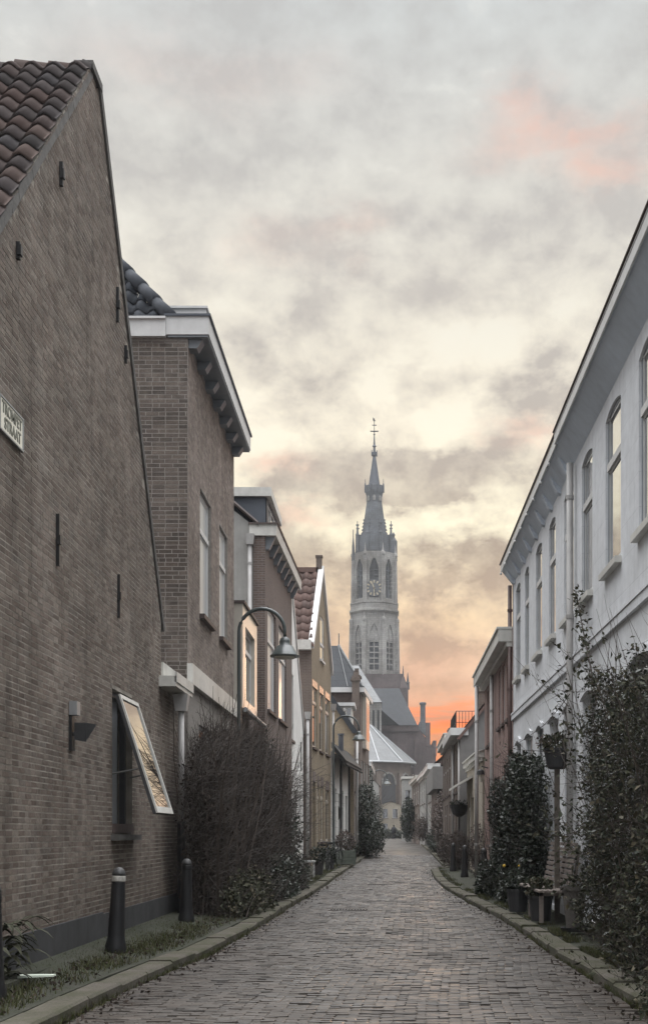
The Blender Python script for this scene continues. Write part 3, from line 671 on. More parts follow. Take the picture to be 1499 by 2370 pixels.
SY0, SY1, SZ0, SZ1 = 11.72, 12.46, 5.40, 5.71
mb = MB(); mb.box(-3.688,-3.672,SY0,SY1,SZ0,SZ1); plate = mb.build('plate', M['sign_white'], sg)
mb = MB(); 
for a, b, c, e in ((SY0-.012,SY1+.012,SZ0-.012,SZ0+.004),(SY0-.012,SY1+.012,SZ1-.004,SZ1+.012),(SY0-.012,SY0+.006,SZ0,SZ1),(SY1-.006,SY1+.012,SZ0,SZ1)): mb.box(-3.694,-3.664,a,b,c,e)
mb.build('rim', M['zinc'], sg)
def text(s, name, mat, parent, loc, size, rot, sx=1.0, thick=.0015, bold=.0):
    cu = bpy.data.curves.new(name, 'FONT'); cu.body = s; cu.size = size; cu.align_x = 'CENTER'; cu.align_y = 'CENTER'; cu.extrude = thick; cu.offset = bold
    tmp = bpy.data.objects.new(name, cu); COL.objects.link(tmp)
    me = bpy.data.meshes.new_from_object(tmp.evaluated_get(bpy.context.evaluated_depsgraph_get())); COL.objects.unlink(tmp); bpy.data.objects.remove(tmp)
    me.transform(Matrix.LocRotScale(Vector(loc), rot.to_quaternion(), Vector((sx,1,1)))); me.materials.clear(); me.materials.append(mat)
    return link(name, me, parent)
from mathutils import Euler
rotw = Euler((R(90), 0, R(90)))
text('TROMPET', 'lettering', M['sign_green'], plate, (-3.669, 12.10, 5.625), .155, rotw, .92, .002, .003)
text('STRAAT', 'lettering', M['sign_green'], plate, (-3.669, 12.12, 5.485), .155, rotw, .95, .002, .003)
# ================================================================== HOUSE 2: brown brick house with the deep white cornice
h2 = thing('cornice_house', 'brown brick house with deep white bracketed cornice beside the tall gable', 'house', (-3.55, 25.3, 0))
fr = Fr(-3.55, 22.0, -3.55, 28.56, 1); U = lambda Y: Y - 22.0
H = [(U(23.4),U(24.86),5.7,8.1),(U(26.1),U(27.4),5.7,8.08),(U(23.3),U(24.8),1.2,3.6),(U(26.0),U(27.5),.3,3.6)]
mb = MB(); wall(mb, fr, [(0,-.2),(6.56,-.2),(6.56,10.42),(0,10.42)], H, .25); mb.cur = 1; bricks(mb, fr, [(0,4.56),(6.55,4.56),(6.55,10.3),(0,10.3)], H, seed=41, proud=.0015, joint=.012); mb.build('front_wall', [M['h2_mortar'], M['h2_front_brick']], h2)
for h in H[:2]: window(h2, fr, *h, rec=.06, transom=h[3]-.75, sill='sill', sillp=.10, pane='blind')
window(h2, fr, *H[2], rec=.06, transom=3.0); door(h2, fr, *H[3])
fs = front(-9.5, -3.55, 22.0); o2 = [(0,-.2),(5.95,-.2),(5.95,10.4),(0,10.4)]
mb = MB(); wall(mb, fs, o2, (), .1); mb.cur = 1; bricks(mb, fs, [(3.2,4.0),(5.94,4.0),(5.94,10.3),(3.2,10.3)], seed=31, course=.0765, bl=.235, proud=.001, joint=.014)
mb.build('side_wall', [M['h2_mortar'], M['h2_brick']], h2)
mb = MB(); mb.box(-9.4,-3.9,22.3,28.5,-.2,10.4); mb.build('rear_walls', M['h2_front'], h2)
mb = MB(); fbox(mb, fr, -.10, 6.5, 4.2, 4.56, -.0, .10); mb.build('stone_band', M['offwhite'], h2)
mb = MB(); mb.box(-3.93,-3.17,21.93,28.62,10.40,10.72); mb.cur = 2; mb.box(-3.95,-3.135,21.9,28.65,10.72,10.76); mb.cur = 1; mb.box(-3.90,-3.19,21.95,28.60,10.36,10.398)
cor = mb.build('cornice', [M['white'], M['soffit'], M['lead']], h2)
mb = MB(); mb.box(-9.4,-3.932,21.9,22.3,10.36,10.66); mb.box(-9.4,-3.93,21.86,22.3,10.66,10.70); mb.build('side_fascia', M['white'], h2)
for k in range(7):
    yy = 22.05 + k*1.02; mb = MB()
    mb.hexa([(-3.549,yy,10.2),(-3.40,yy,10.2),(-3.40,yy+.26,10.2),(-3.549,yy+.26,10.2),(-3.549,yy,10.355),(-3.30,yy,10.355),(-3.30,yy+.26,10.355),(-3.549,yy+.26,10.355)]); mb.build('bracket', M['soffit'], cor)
mb = MB(); mb.box(-4.9,-3.33,22.7,28.4,10.76,11.18); mb.box(-4.92,-3.30,22.66,28.44,11.18,11.22); mb.build('parapet', M['white'], h2)
mb = MB(); c5 = math.cos(R(52)); s5 = math.sin(R(52))
pantiles(mb, (-9.4, 22.05, 10.66), (1,0,0), (0,c5,s5), 5.55, 2.6, tw=.27, course=.34, amp=.045, lim=lambda v: (0, max(0, 5.55-v*c5*1.0)), seed=9)
rf = mb.build('roof', M['tile_grey'], h2); mb = MB()
mb.face([(-9.4,22.1,10.6),(-3.95,22.1,10.6),(-5.5,23.65,12.55),(-9.4,23.65,12.55)]); mb.face([(-3.95,22.1,10.6),(-3.95,28.5,10.6),(-5.5,26.9,12.55),(-5.5,23.65,12.55)]); mb.face([(-9.4,23.65,12.55),(-5.5,23.65,12.55),(-5.5,27,12.55),(-9.4,27,12.55)]); mb.build('roof_boards', M['tile_grey'], rf)
mb = MB()
for k in range(5):
    a = Vector((-3.86-.31*k,22.02+.31*k,10.74+.395*k)); b = Vector((-3.86-.31*(k+1.15),22.02+.31*(k+1.15),10.74+.395*(k+1.15))); mb.smooth = True; mb.tube([a,b],[.13,.10],9)
mb.build('hip_tile', M['tile_grey'], rf)
# ================================================================== HOUSE 2b: low house with a white framed bay
hb = thing('bay_house', 'narrow low house with a tall cream framed window bay behind the lamp', 'house', (-3.6, 30.8, 0))
fr = Fr(-3.6, 28.6, -3.6, 33.25, 1); U = lambda Y: Y - 28.6
mb = MB(); H = [(.5,1.7,.3,2.9),(2.4,3.9,1.1,2.9)]
wall(mb, fr, [(0,-.2),(4.65,-.2),(4.65,4.6),(0,4.6)], H, .2); mb.build('front_wall', M['brick_red'], hb); door(hb, fr, *H[0]); window(hb, fr, *H[1])
mb = MB(); mb.box(-9,-3.62,28.7,33.2,4.3,6.6); mb.build('upper_storey', M['grey_wall'], hb)
fb = Fr(-3.4, 29.05, -3.4, 32.2, 1); WB = (.55, 2.6, 4.75, 6.5)
mb = MB(); wall(mb, fb, [(0,4.5),(3.15,4.5),(3.15,6.95),(0,6.95)], [WB], .3, .5); bay = mb.build('bay', M['cream'], hb)
mb = MB(); fbox(mb, fb, -.04, 3.2, 6.95, 7.02, -.6, .05); mb.build('bay_cap', M['sill'], bay)
window(hb, fb, *WB, rec=.10, mat='white', transom=6.0, mull=0, sill=None)
mb = MB(); mb.tube([(-3.3,28.7,4.42),(-3.3,33.2,4.42)], .06, 8); mb.build('gutter', M['zinc'], hb)
# ================================================================== HOUSE 3: dormer house
h3 = thing('dormer_house', 'brick house with white cornice and blue grey dormer behind the lamp arch', 'house', (-3.3, 37, 0))
fr = Fr(-3.3, 33.3, -3.15, 40.7, 1); uy = fr.uy
H = [(uy(33.9),uy(35.9),4.95,7.8),(uy(36.7),uy(38.9),4.95,7.75),(uy(34.2),uy(35.6),1.0,3.4),(uy(37),uy(38.5),.3,3.4)]
mb = MB(); wall(mb, fr, [(0,-.2),(fr.L,-.2),(fr.L,9.56),(0,9.56)], H, .25); mb.build('front_wall', M['brick_red'], h3)
for h in H[:2]: window(h3, fr, *h, rec=.06, transom=h[3]-.9, pane='blind')
window(h3, fr, *H[2]); door(h3, fr, *H[3])
fs = front(-3.62, -3.3, 33.3); mb = MB(); wall(mb, fs, [(0,-.2),(.32,-.2),(.32,9.56),(0,9.56)]); mb.build('brick_pier', M['brick_red'], h3)
fs = front(-9, -3.62, 33.34); mb = MB(); wall(mb, fs, [(0,-.2),(5.38,-.2),(5.38,9.85),(0,14.0)]); mb.build('side_wall', M['grey_wall'], h3)
mb = MB(); mb.box(-8.9,-3.5,33.6,40.6,0,9.5); mb.build('rear_walls', M['brick_red'], h3)
mb = MB(); mb.hexa([(-3.72,33.25,9.56),(-3.0,33.25,9.56),(-2.85,40.75,9.56),(-3.6,40.75,9.56),(-3.72,33.25,9.86),(-2.98,33.25,9.86),(-2.83,40.75,9.86),(-3.6,40.75,9.86)]); cor = mb.build('cornice', M['offwhite'], h3)
mb = MB(); mb.hexa([(-3.74,33.2,9.86),(-2.96,33.2,9.86),(-2.81,40.8,9.86),(-3.6,40.8,9.86),(-3.74,33.2,9.9),(-2.94,33.2,9.9),(-2.79,40.8,9.9),(-3.6,40.8,9.9)]); mb.build('gutter_edge', M['sill'], cor)
for k in range(8):
    yy = 33.4 + k*.98; xo = .0203*(yy-33.3); mb = MB(); mb.hexa([(-3.3+xo+.002,yy,9.22),(-3.2+xo,yy,9.22),(-3.2+xo,yy+.2,9.22),(-3.3+xo+.002,yy+.2,9.22),(-3.3+xo+.002,yy,9.555),(-3.04+xo,yy,9.555),(-3.04+xo,yy+.2,9.555),(-3.3+xo+.002,yy+.2,9.555)]); mb.build('bracket', M['soffit'], cor)
mb = MB(); mb.face([(-3.45,33.2,9.8),(-3.3,40.7,9.8),(-8,40.7,14),(-8,33.2,14)]); rf = mb.build('roof', M['tile_grey'], h3)
mb = MB(); mb.tube([(-3.5,33.25,9.9),(-4.2,33.25,10.5),(-8,33.25,14.0)], .05, 6); mb.build('verge', M['sill'], rf)
fd = Fr(-3.3, 33.8, -3.24, 36.9, 1); mb = MB(); WD = (.25, 2.85, 9.98, 10.66)
wall(mb, fd, [(0,9.9),(3.1,9.9),(3.1,10.75),(0,10.75)], [WD], .15); mb.box(-6,-3.33,33.81,36.88,9.6,10.74)
do = mb.build('dormer', M['lead'], h3)
mb = MB(); mb.box(-6.1,-3.17,33.68,37.05,10.74,10.98); mb.build('dormer_fascia', M['offwhite'], do); window(h3, fd, *WD, rec=.03, mull=2, sill=None, name='dormer_window')
downpipe(h3, -3.70, 33.22, .2, 9.3, .055, 'pipe', True)
# ================================================================== HOUSE 4: white gable
h4 = thing('white_gable_house', 'narrow white plastered gable with a tall slot window between brick houses', 'house', (-3.3, 44.5, 0))
fr = Fr(-3.3, 40.75, -3.3, 48.42, 1); U = lambda Y: Y - 40.75
H = [(U(41.9),U(43.3),4.75,7.05),(U(41.3),U(42.4),.9,3.05),(U(43.3),U(44.8),.9,3.05),(U(46.0),U(47.1),.9,3.05)]
mb = MB(); og = [(0,-.2),(U(48.42),-.2),(U(48.42),5.6),(U(47.3),6.45),(U(42.5),10.0),(U(42.35),10.0),(0,8.0)]
wall(mb, fr, og, H, .22, .3); mb.build('front_wall', M['white_wall2'], h4)
window(h4, fr, *H[0], rec=.08, fw=.05, mat='red_paint', transom=6.0)
for h in H[1:]: window(h4, fr, *h, rec=.05, sill='offwhite')
body(h4, fr, 0, U(48.3), 5.5, 7, 'brick_brown')
mb = MB(); 
for (ua,za),(ub,zb) in (((0,8.0),(U(42.42),10.05)),((U(42.42),10.05),(U(48.45),5.55))):
    P = fr.P; mb.hexa([P(ua,za-.12,-.3),P(ub,zb-.12,-.3),P(ub,zb-.12,.05),P(ua,za-.12,.05),P(ua,za+.06,-.3),P(ub,zb+.06,-.3),P(ub,zb+.06,.05),P(ua,za+.06,.05)])
mb.build('verge_board', M['white'], h4)
mb = MB(); P = fr.P; mb.face([P(0,7.95,-.25),P(U(42.42),10,-.25),P(U(42.42),10,-7),P(0,7.95,-7)]); mb.face([P(U(42.42),10,-.25),P(U(48.4),5.5,-.25),P(U(48.4),5.5,-7),P(U(42.42),10,-7)]); mb.build('roof', M['tile_brown'], h4)
mb = MB(); fbox(mb, fr, U(46.9), U(46.98), 3.9, 5.0, 0, .03); mb.build('wall_anchor', M['iron'], h4)
downpipe(h4, -3.12, 48.25, .6, 6.0, .065, 'pipe', True)
# ================================================================== HOUSE 5: yellow brick gable
h5 = thing('yellow_gable_house', 'yellow brown brick gable with lintels tinted sunset orange and white verge boards', 'house', (-2.8, 51.6, 0))
fr = Fr(-2.98, 48.5, -2.52, 54.9, 1); uy = fr.uy; up = uy(51.6)
H = [(uy(48.75),uy(50.1),4.95,7.35),(uy(50.9),uy(52.1),4.95,7.35),(uy(52.9),uy(54.3),4.95,7.35),(uy(51.1),uy(52.3),8.75,10.55),(uy(48.8),uy(49.7),.4,3.6),(uy(50.2),uy(50.8),1.2,3.5),(uy(51.3),uy(52.2),1.2,3.5),(uy(53.0),uy(54.2),1.2,3.4)]
og = [(0,-.2),(fr.L,-.2),(fr.L,8.75),(up,12.5),(0,8.95)]
mb = MB(); wall(mb, fr, og, H, .22, .3); mb.build('front_wall', M['brick_yellow'], h5)
for h in H[:3]:
    window(h5, fr, *h, rec=.05, mat='cream', transom=h[3]-.6, sill='sill')
    mb = MB(); fbox(mb, fr, h[0]-.1, h[1]+.1, h[3]+.005, h[3]+.28, 0, .012); mb.build('lintel', M['gloss'], h5)
window(h5, fr, *H[3], rec=.02, mat='white', transom=9.4, sill='white')
door(h5, fr, *H[4])
for h in H[5:]: window(h5, fr, *h, rec=.05, mat='cream', transom=h[3]-.5, sill='sill')
for h in H[4:]: mb = MB(); fbox(mb, fr, h[0]-.05, h[1]+.05, h[3]+.005, h[3]+.4, 0, .012); mb.build('lintel', M['brick_red'], h5)
fs = front(-8, -2.98, 48.5); mb = MB(); wall(mb, fs, [(0,-.2),(5.02,-.2),(5.02,8.95),(0,8.95)]); mb.build('side_wall', M['brick_brown'], h5)
body(h5, fr, .1, fr.L-.1, 8.6, 7, 'brick_yellow', 'rear_walls')
mb = MB(); s = Vector((0, 51.6-48.4, 12.5-8.9)); pantiles(mb, (-8.5, 48.35, 8.85), (1,0,0), s, 5.62, s.length+.06, tw=.36, course=.48, amp=.05, seed=12, seg=6)
rf = mb.build('roof', M['tile_brown'], h5); mb = MB(); P = fr.P; mb.face([P(up,12.5,-.1),P(fr.L,8.7,-.1),P(fr.L,8.7,-7),P(up,12.5,-7)]); mb.box(-8.5,-2.9,51.45,51.75,12.42,12.62); mb.build('roof_ridge', M['tile_brown'], rf)
mb = MB()
for (ua,za),(ub,zb) in (((-.05,8.9),(up,12.55)),((up,12.55),(fr.L+.1,8.65))):
    mb.hexa([P(ua,za-.1,-.12),P(ub,zb-.1,-.12),P(ub,zb-.1,.10),P(ua,za-.1,.10),P(ua,za+.16,-.12),P(ub,zb+.16,-.12),P(ub,zb+.16,.10),P(ua,za+.16,.10)])
mb.build('verge_board', M['white'], rf)
mb = MB(); mb.box(-3.55,-2.99,48.2,48.5,8.72,9.1); mb.build('gutter_box', M['offwhite'], h5)
mb = MB(); mb.box(-2.98,-2.74,51.45,51.75,12.4,13.05); mb.box(-3.01,-2.71,51.42,51.78,13.05,13.12); mb.build('finial_block', M['brick_brown'], h5)
downpipe(h5, -2.42, 54.95, .4, 7.0, .05, 'pipe', True)
def house(name, label, x0, y0, x1, y1, side, ztop, mat, H=(), doors=(), depth=6, cornice=None, roof=None, near='same', winmat='white', rec=.05, zb=-.3, sill='sill', over=.3, trans=True):
    h = thing(name, label, 'house', ((x0+x1)/2, (y0+y1)/2, gz((y0+y1)/2)))
    f = Fr(x0, y0, x1, y1, side); L = f.L
    hs = [(f.uy(a), f.uy(b), c, e) for a, b, c, e in H]; ds = [(f.uy(a), f.uy(b), c, e) for a, b, c, e in doors]
    mb = MB(); wall(mb, f, [(0,zb),(L,zb),(L,ztop),(0,ztop)], hs+ds, .2); mb.build('front_wall', M[mat], h)
    for q in hs: window(h, f, *q, rec=rec, mat=winmat, transom=(q[2]+(q[3]-q[2])*.68) if trans else None, sill=sill)
    for q in ds: door(h, f, *q)
    mb = MB()
    for u in (0.0, L): 
        mb.face([f.P(u,zb),f.P(u,ztop),f.P(u,ztop,-depth),f.P(u,zb,-depth)])
    mb.face([f.P(0,zb,-depth),f.P(L,zb,-depth),f.P(L,ztop,-depth),f.P(0,ztop,-depth)]); mb.face([f.P(0,ztop-.02),f.P(L,ztop-.02),f.P(L,ztop-.02,-depth),f.P(0,ztop-.02,-depth)])
    mb.build('side_wall', M[mat if near == 'same' else near], h)
    if cornice:
        hgt, ov, cm = cornice; mb = MB(); fbox(mb, f, -.05, L+.05, ztop+.003, ztop+hgt, -.4, ov); fbox(mb, f, -.07, L+.07, ztop+hgt, ztop+hgt+.05, -.42, ov+.04); fbox(mb, f, -.03, L+.03, ztop-.12, ztop+.002, 0.003, ov*.45); mb.build('cornice', M[cm], h)
    if roof:
        rise, rm = roof; mb = MB(); zt = ztop + (cornice[0] if cornice else 0); D = depth/2
        mb.face([f.P(-.1,zt,.1),f.P(L+.1,zt,.1),f.P(L+.1,zt+rise,-D),f.P(-.1,zt+rise,-D)]); mb.face([f.P(-.1,zt,-depth-.1),f.P(L+.1,zt,-depth-.1),f.P(L+.1,zt+rise,-D),f.P(-.1,zt+rise,-D)])
        for u in (0.0, L): mb.face([f.P(u,zt-.03,0),f.P(u,zt+rise-.04,-D),f.P(u,zt-.03,-depth)])
        mb.build('roof', M[rm], h)
    return h, f
def chimney(h, x0, x1, y0, y1, z0, z1, mat='brick_brown', pot=True):
    mb = MB(); mb.box(x0,x1,y0,y1,z0,z1); mb.box(x0-.06,x1+.06,y0-.06,y1+.06,z1-.18,z1-.08); c = mb.build('chimney', M[mat], h)
    if pot: mb = MB(); mb.lathe(((x0+x1)/2,(y0+y1)/2,z1), [(.14,0),(.11,.35),(.14,.37)], 8); mb.build('chimney_pot', M['brick_brown'], c)
# ================================================================== HOUSE 6: low white house with a black canopy, brick gable behind it
h6, fr = house('low_white_house', 'low white house under a black sloping canopy next to the yellow gable', -2.52, 54.95, -1.95, 62.8, 1, 5.2, 'white_wall2', [(56.2,57.2,1.2,3.6),(59.0,60.2,1.2,3.6)], [(57.8,58.7,.3,3.4),(60.9,61.9,.3,3.4)], 5)
mb = MB(); P = fr.P; L = fr.L
mb.hexa([P(.1,5.35,0.003),P(L-.1,5.35,0.003),P(L-.1,4.62,.62),P(.1,4.62,.62),P(.1,5.62,0.003),P(L-.1,5.62,0.003),P(L-.1,4.8,.66),P(.1,4.8,.66)])
cp = mb.build('canopy', M['rubber'], h6); mb = MB(); mb.tube([P(.1,4.62,.66),P(L-.1,4.62,.66)],.05,6); mb.build('canopy_gutter', M['rubber'], cp)
mb = MB(); mb.lathe((P(2.2,5.3,.2).x,P(2.2,5.3,.2).y,5.35),[(.12,0),(.12,.7),(.15,.72),(.15,.8)],8); mb.build('vent_pipe', M['lead'], h6)
for u in (1.3, 4.9): 
    mb = MB(); mb.tube([P(u,.1,.30),P(u,4.95,.30)],.055,8); mb.build('canopy_post', M['iron'], h6)
mb = MB(); u = fr.uy(58.25); mb.tube([P(u+.28*math.cos(a*math.pi/8), 2.5+.28*math.sin(a*math.pi/8), -.06) for a in range(17)], .06, 6); mb.build('door_wreath', M['leaf_dead'], h6)
hbk = thing('tall_brick_house', 'brown brick house with pitched roof and white dormer above the black canopy', 'house', (-1.75, 65.4, .2))
fs = front(-7.5, -1.72, 62.9); mb = MB(); og = [(0,-.3),(5.78,-.3),(5.78,6.85),(3.9,9.2),(0,9.2)]
wall(mb, fs, og); mb.build('gable_wall', M['brick_yellow'], hbk)
fr = Fr(-1.72, 62.9, -1.52, 67.9, 1); H = [(.5,1.4,3.7,5.9),(2.0,2.9,3.7,5.9),(3.5,4.4,3.7,5.9),(.6,1.6,.6,2.9),(3.3,4.3,1.2,2.9)]
mb = MB(); wall(mb, fr, [(0,-.3),(5,-.3),(5,6.8),(0,6.8)], H, .2); mb.build('front_wall', M['brick_brown'], hbk)
for q in H: window(hbk, fr, *q)
mb = MB(); mb.face([(-1.6,62.75,6.75),(-1.4,68,6.75),(-3.6,68,9.35),(-3.6,62.75,9.35)]); mb.face([(-7.5,62.75,9.3),(-3.6,62.75,9.35),(-3.6,68,9.35),(-7.5,68,9.3)]); mb.box(-7.5,-3.55,62.7,62.95,9.2,9.5)
mb.hexa([(-1.78,62.72,6.62),(-1.5,62.72,6.68),(-1.5,62.98,6.68),(-1.78,62.98,6.62),(-3.62,62.72,9.3),(-3.5,62.72,9.5),(-3.5,62.98,9.5),(-3.62,62.98,9.3)])
rf = mb.build('roof', M['tile_grey'], hbk)
mb = MB(); mb.box(-3.0,-1.85,64.2,66.6,7.0,8.15); dm = mb.build('dormer', M['offwhite'], rf); mb = MB(); mb.box(-3.1,-1.7,64.05,66.75,8.15,8.32); mb.build('dormer_roof', M['white'], dm)
for k in range(4): mb = MB(); mb.box(-2.85+k*.25,-2.68+k*.25,64.17,64.198,7.25,8.05); mb.build('pane', M['glass'], dm)
chimney(hbk, -1.95, -1.55, 67.4, 67.85, 6.0, 10.05)
mb = MB(); mb.box(-1.5,-1.2,62.6,62.9,6.5,6.8); downpipe(hbk, -1.55, 62.8, .5, 6.6, .06)
# ================================================================== HOUSE 7: hipped slate roof
h7 = thing('hip_roof_house', 'brown brick house with a pointed blue grey slate hip roof and white gutters', 'house', (-1.4, 70.8, .25))
fs = front(-6, -1.5, 68.05); mb = MB(); wall(mb, fs, [(0,-.3),(4.5,-.3),(4.5,9.25),(0,9.25)]); mb.build('side_wall', M['brick_red'], h7)
fr = Fr(-1.5, 68.05, -1.12, 74.2, 1); H = [(.6,1.7,3.6,5.6),(2.5,3.6,3.6,5.6),(4.4,5.5,3.6,5.6),(.6,1.7,.9,2.9),(4.4,5.5,.9,2.9)]
mb = MB(); wall(mb, fr, [(0,-.3),(fr.L,-.3),(fr.L,9.25),(0,9.25)], H, .2); mb.build('front_wall', M['brick_brown'], h7)
for q in H: window(h7, fr, *q)
mb = MB(); mb.face([(-1.35,67.85,9.55),(-1.0,74.4,9.55),(-2.8,70.9,12.3)]); mb.face([(-6,67.85,9.55),(-1.35,67.85,9.55),(-2.8,70.9,12.3),(-4.4,70.9,12.3)]); mb.face([(-1.0,74.4,9.55),(-6,74.4,9.55),(-4.4,70.9,12.3),(-2.8,70.9,12.3)]); rf = mb.build('roof', M['slate'], h7)
mb = MB(); mb.tube([(-1.35,67.85,9.58),(-2.8,70.9,12.33)],.06,6); mb.tube([(-1.0,74.4,9.58),(-2.8,70.9,12.33)],.06,6); mb.tube([(-2.8,70.9,12.3),(-2.8,70.9,13.0)],.035,6); mb.tube([(-2.2,67.85,9.6),(-2.85,70.9,12.33)],.03,6); mb.build('hip_strip', M['slate_pale'], rf)
mb = MB(); mb.box(-6,-1.28,67.75,68.05,9.28,9.55); mb.hexa([(-1.5,67.8,9.28),(-1.28,67.75,9.28),(-.9,74.4,9.28),(-1.12,74.4,9.28),(-1.5,67.8,9.55),(-1.28,67.75,9.55),(-.9,74.4,9.55),(-1.12,74.4,9.55)]); mb.build('gutter', M['white'], h7)
mb = MB(); fbox(mb, fr, 1.2, 3.6, 6.3, 9.2, .003, .22); bw = mb.build('bay_window', M['cream'], h7)
for k in range(3): mb = MB(); fbox(mb, fr, 1.35+k*.75, 1.95+k*.75, 6.8, 8.9, .222, .226); mb.build('pane', M['glass'], bw)
mb = MB(); mb.box(-5,-2.35,66.7,68.0,8.3,8.5); mb.box(-5,-2.5,66.9,68.0,6,8.3); mb.build('rear_extension', M['brick_brown'], h7)
chimney(h7, -1.93, -1.5, 68.3, 68.8, 8.9, 10.3)
h8, _ = house('white_corner_house', 'small white house beyond the slate roofed house, half behind greenery', -1.32, 80, -1.2, 92, 1, 5.9, 'white_wall2', [(81,82.5,3.8,5.3),(84,85.5,3.8,5.3),(87,88.5,3.8,5.3),(81,82.5,1.4,3.0)], [(84,85.5,.6,3.0)], 5, (.25,.25,'white'), (2.2,'tile_red'))
# ================================================================== RIGHT ROW: two white plastered houses
XR = 3.0; ARC = .09
def white_house(name, label, Y0, Y1, ups, lows, doors, mode):
    h = thing(name, label, 'house', (XR, (Y0+Y1)/2, 0)); f = Fr(XR, Y0, XR, Y1, -1); H = []; arcs = []
    for a, b in ups: H.append((a-Y0, b-Y0, 5.12, 7.2+ARC)); arcs.append((a-Y0, b-Y0, 7.2))
    for a, b in lows: H.append((a-Y0, b-Y0, 1.25, 3.55+ARC)); arcs.append((a-Y0, b-Y0, 3.55))
    for a, b in doors: H.append((a-Y0, b-Y0, .25, 3.55+ARC)); arcs.append((a-Y0, b-Y0, 3.55))
    mb = MB(); wall(mb, f, [(0,-.2),(Y1-Y0,-.2),(Y1-Y0,7.62),(0,7.62)], H, .24)
    for a, b, z in arcs: arch_fill(mb, f, a, b, z, ARC, .24)
    mb.build('front_wall', M['white_wall'], h)
    for i, q in enumerate(H):
        if i >= len(ups)+len(lows): door(h, f, q[0], q[1], q[2], q[3]-.5, 'frame_dark', .18); window(h, f, q[0], q[1], q[3]-.5, q[3], rec=.10, sill=None, name='fanlight'); continue
        up = i < len(ups); dark = up and mode == 'B' and i >= 3
        window(h, f, *q, rec=.035, fw=.06, mat='frame_dark' if (i % 3 == 0 and not up) else 'white', transom=6.55 if up else 2.95, sill='offwhite', pane='glass', sillp=.09, outer='soffit')
    for a, b, z in arcs:                     # hood mould over each opening
        mb = MB(); n = 10
        for k in range(n):
            t0, t1 = k/n, (k+1)/n; az = lambda t: z + ARC*(1-(2*t-1)**2) + .02
            ua, ub = a-.06+(b-a+.12)*t0, a-.06+(b-a+.12)*t1
            dp = .05 if z < 5 else .018
            mb.hexa([f.P(ua,az(t0),0.002),f.P(ub,az(t1),0.002),f.P(ub,az(t1),dp),f.P(ua,az(t0),dp),f.P(ua,az(t0)+.1,0.002),f.P(ub,az(t1)+.1,0.002),f.P(ub,az(t1)+.1,dp),f.P(ua,az(t0)+.1,dp)])
        if z < 5: mb.build('hood_mould', M['white_wall'], h)
    mb = MB(); fbox(mb, f, 0, Y1-Y0, 4.24, 4.36, .002, .05); fbox(mb, f, 0, Y1-Y0, 4.36, 4.40, .002, .065); mb.build('string_course', M['white_wall'], h)
    body(h, f, 0, Y1-Y0, 7.6, 8, 'white_wall')
    return h, f
ha, fa = white_house('white_house', 'white plastered house with smooth boxed eaves at the near right edge', 5.0, 19.75, [(9.3,10.3),(11.5,12.5),(13.75,14.8),(15.94,17.05),(18.16,19.14)], [(10.2,11.4),(14.0,15.2)], [(17.8,19.0)], 'A')
hw, fb = white_house('white_house', 'white plastered house with bracketed eaves joined behind the near white house', 19.76, 29.6, [(20.0,21.06),(22.14,23.03),(24.1,25.1),(26.3,27.1),(28.0,28.95)], [(20.1,21.0),(23.9,24.75),(25.7,26.8),(27.9,28.7)], [(21.8,22.9)], 'B')
def eaves(y0, y1, xo, zo, ht):
    mb = MB(); prof = [(3.002,7.50),(xo,zo),(xo,zo+ht),(3.4,zo+ht),(3.4,7.50)]; n = len(prof)
    mb.idx([(x,y0,z) for x, z in prof]+[(x,y1,z) for x, z in prof], [(i,(i+1)%n,n+(i+1)%n,n+i) for i in range(n)]+[tuple(range(n)),tuple(range(2*n-1,n-1,-1))])
    mb.cur = 1; mb.box(xo-.025,xo-.002,y0,y1+.02,zo-.03,zo+ht+.02); return mb
ea = eaves(5, 19.9, 2.70, 7.84, .15).build('eaves_box', [M['cove'], M['white']], ha)
mb = MB(); mb.tube([(2.668,5,8.02),(2.668,19.95,8.02)],.018,8); mb.build('gutter', M['sill'], ea)
mb = MB(); mb.face([(2.67,5,7.96),(2.67,19.9,7.96),(6.5,19.9,10.8),(6.5,5,10.8)]); mb.build('roof', M['tile_grey'], ha)
ebx = eaves(19.93, 29.7, 2.73, 7.84, .10).build('eaves_box', [M['cove'], M['white']], hw)
mb = MB(); mb.tube([(2.70,19.95,8.02),(2.70,29.8,8.02)],.022,8); mb.build('gutter', M['sill'], ebx)
for k in range(9):
    yy = 20.3+k*1.1; mb = MB(); mb.hexa([(2.998,yy,7.42),(2.93,yy,7.46),(2.93,yy+.16,7.46),(2.998,yy+.16,7.42),(2.998,yy,7.53),(2.80,yy,7.74),(2.80,yy+.16,7.74),(2.998,yy+.16,7.53)]); br = mb.build('bracket', M['cove'], hw)
    mb = MB(); mb.sphere((2.71,yy+.55,7.77),.03,8,6); mb.build('festoon_bulb', M['white'], br)
mb = MB(); mb.face([(2.70,19.92,7.96),(2.70,29.7,7.96),(6.5,29.7,10.5),(6.5,19.92,10.5)]); mb.build('roof', M['tile_grey'], hw)
mb = MB(); mb.box(2.985,5.0,29.6,29.64,-.2,7.6); mb.build('end_wall', M['brick_pink'], hw)
downpipe(ha, 2.90, 19.72, .2, 7.45, .055); downpipe(hw, 2.93, 29.72, .2, 7.5, .05, 'red_paint')
mb = MB(); mb.tube([(2.99,18.6,4.6),(2.9,18.6,4.6),(2.9,18.72,4.68)],.012,5); mb.build('wall_hook', M['iron'], ha)
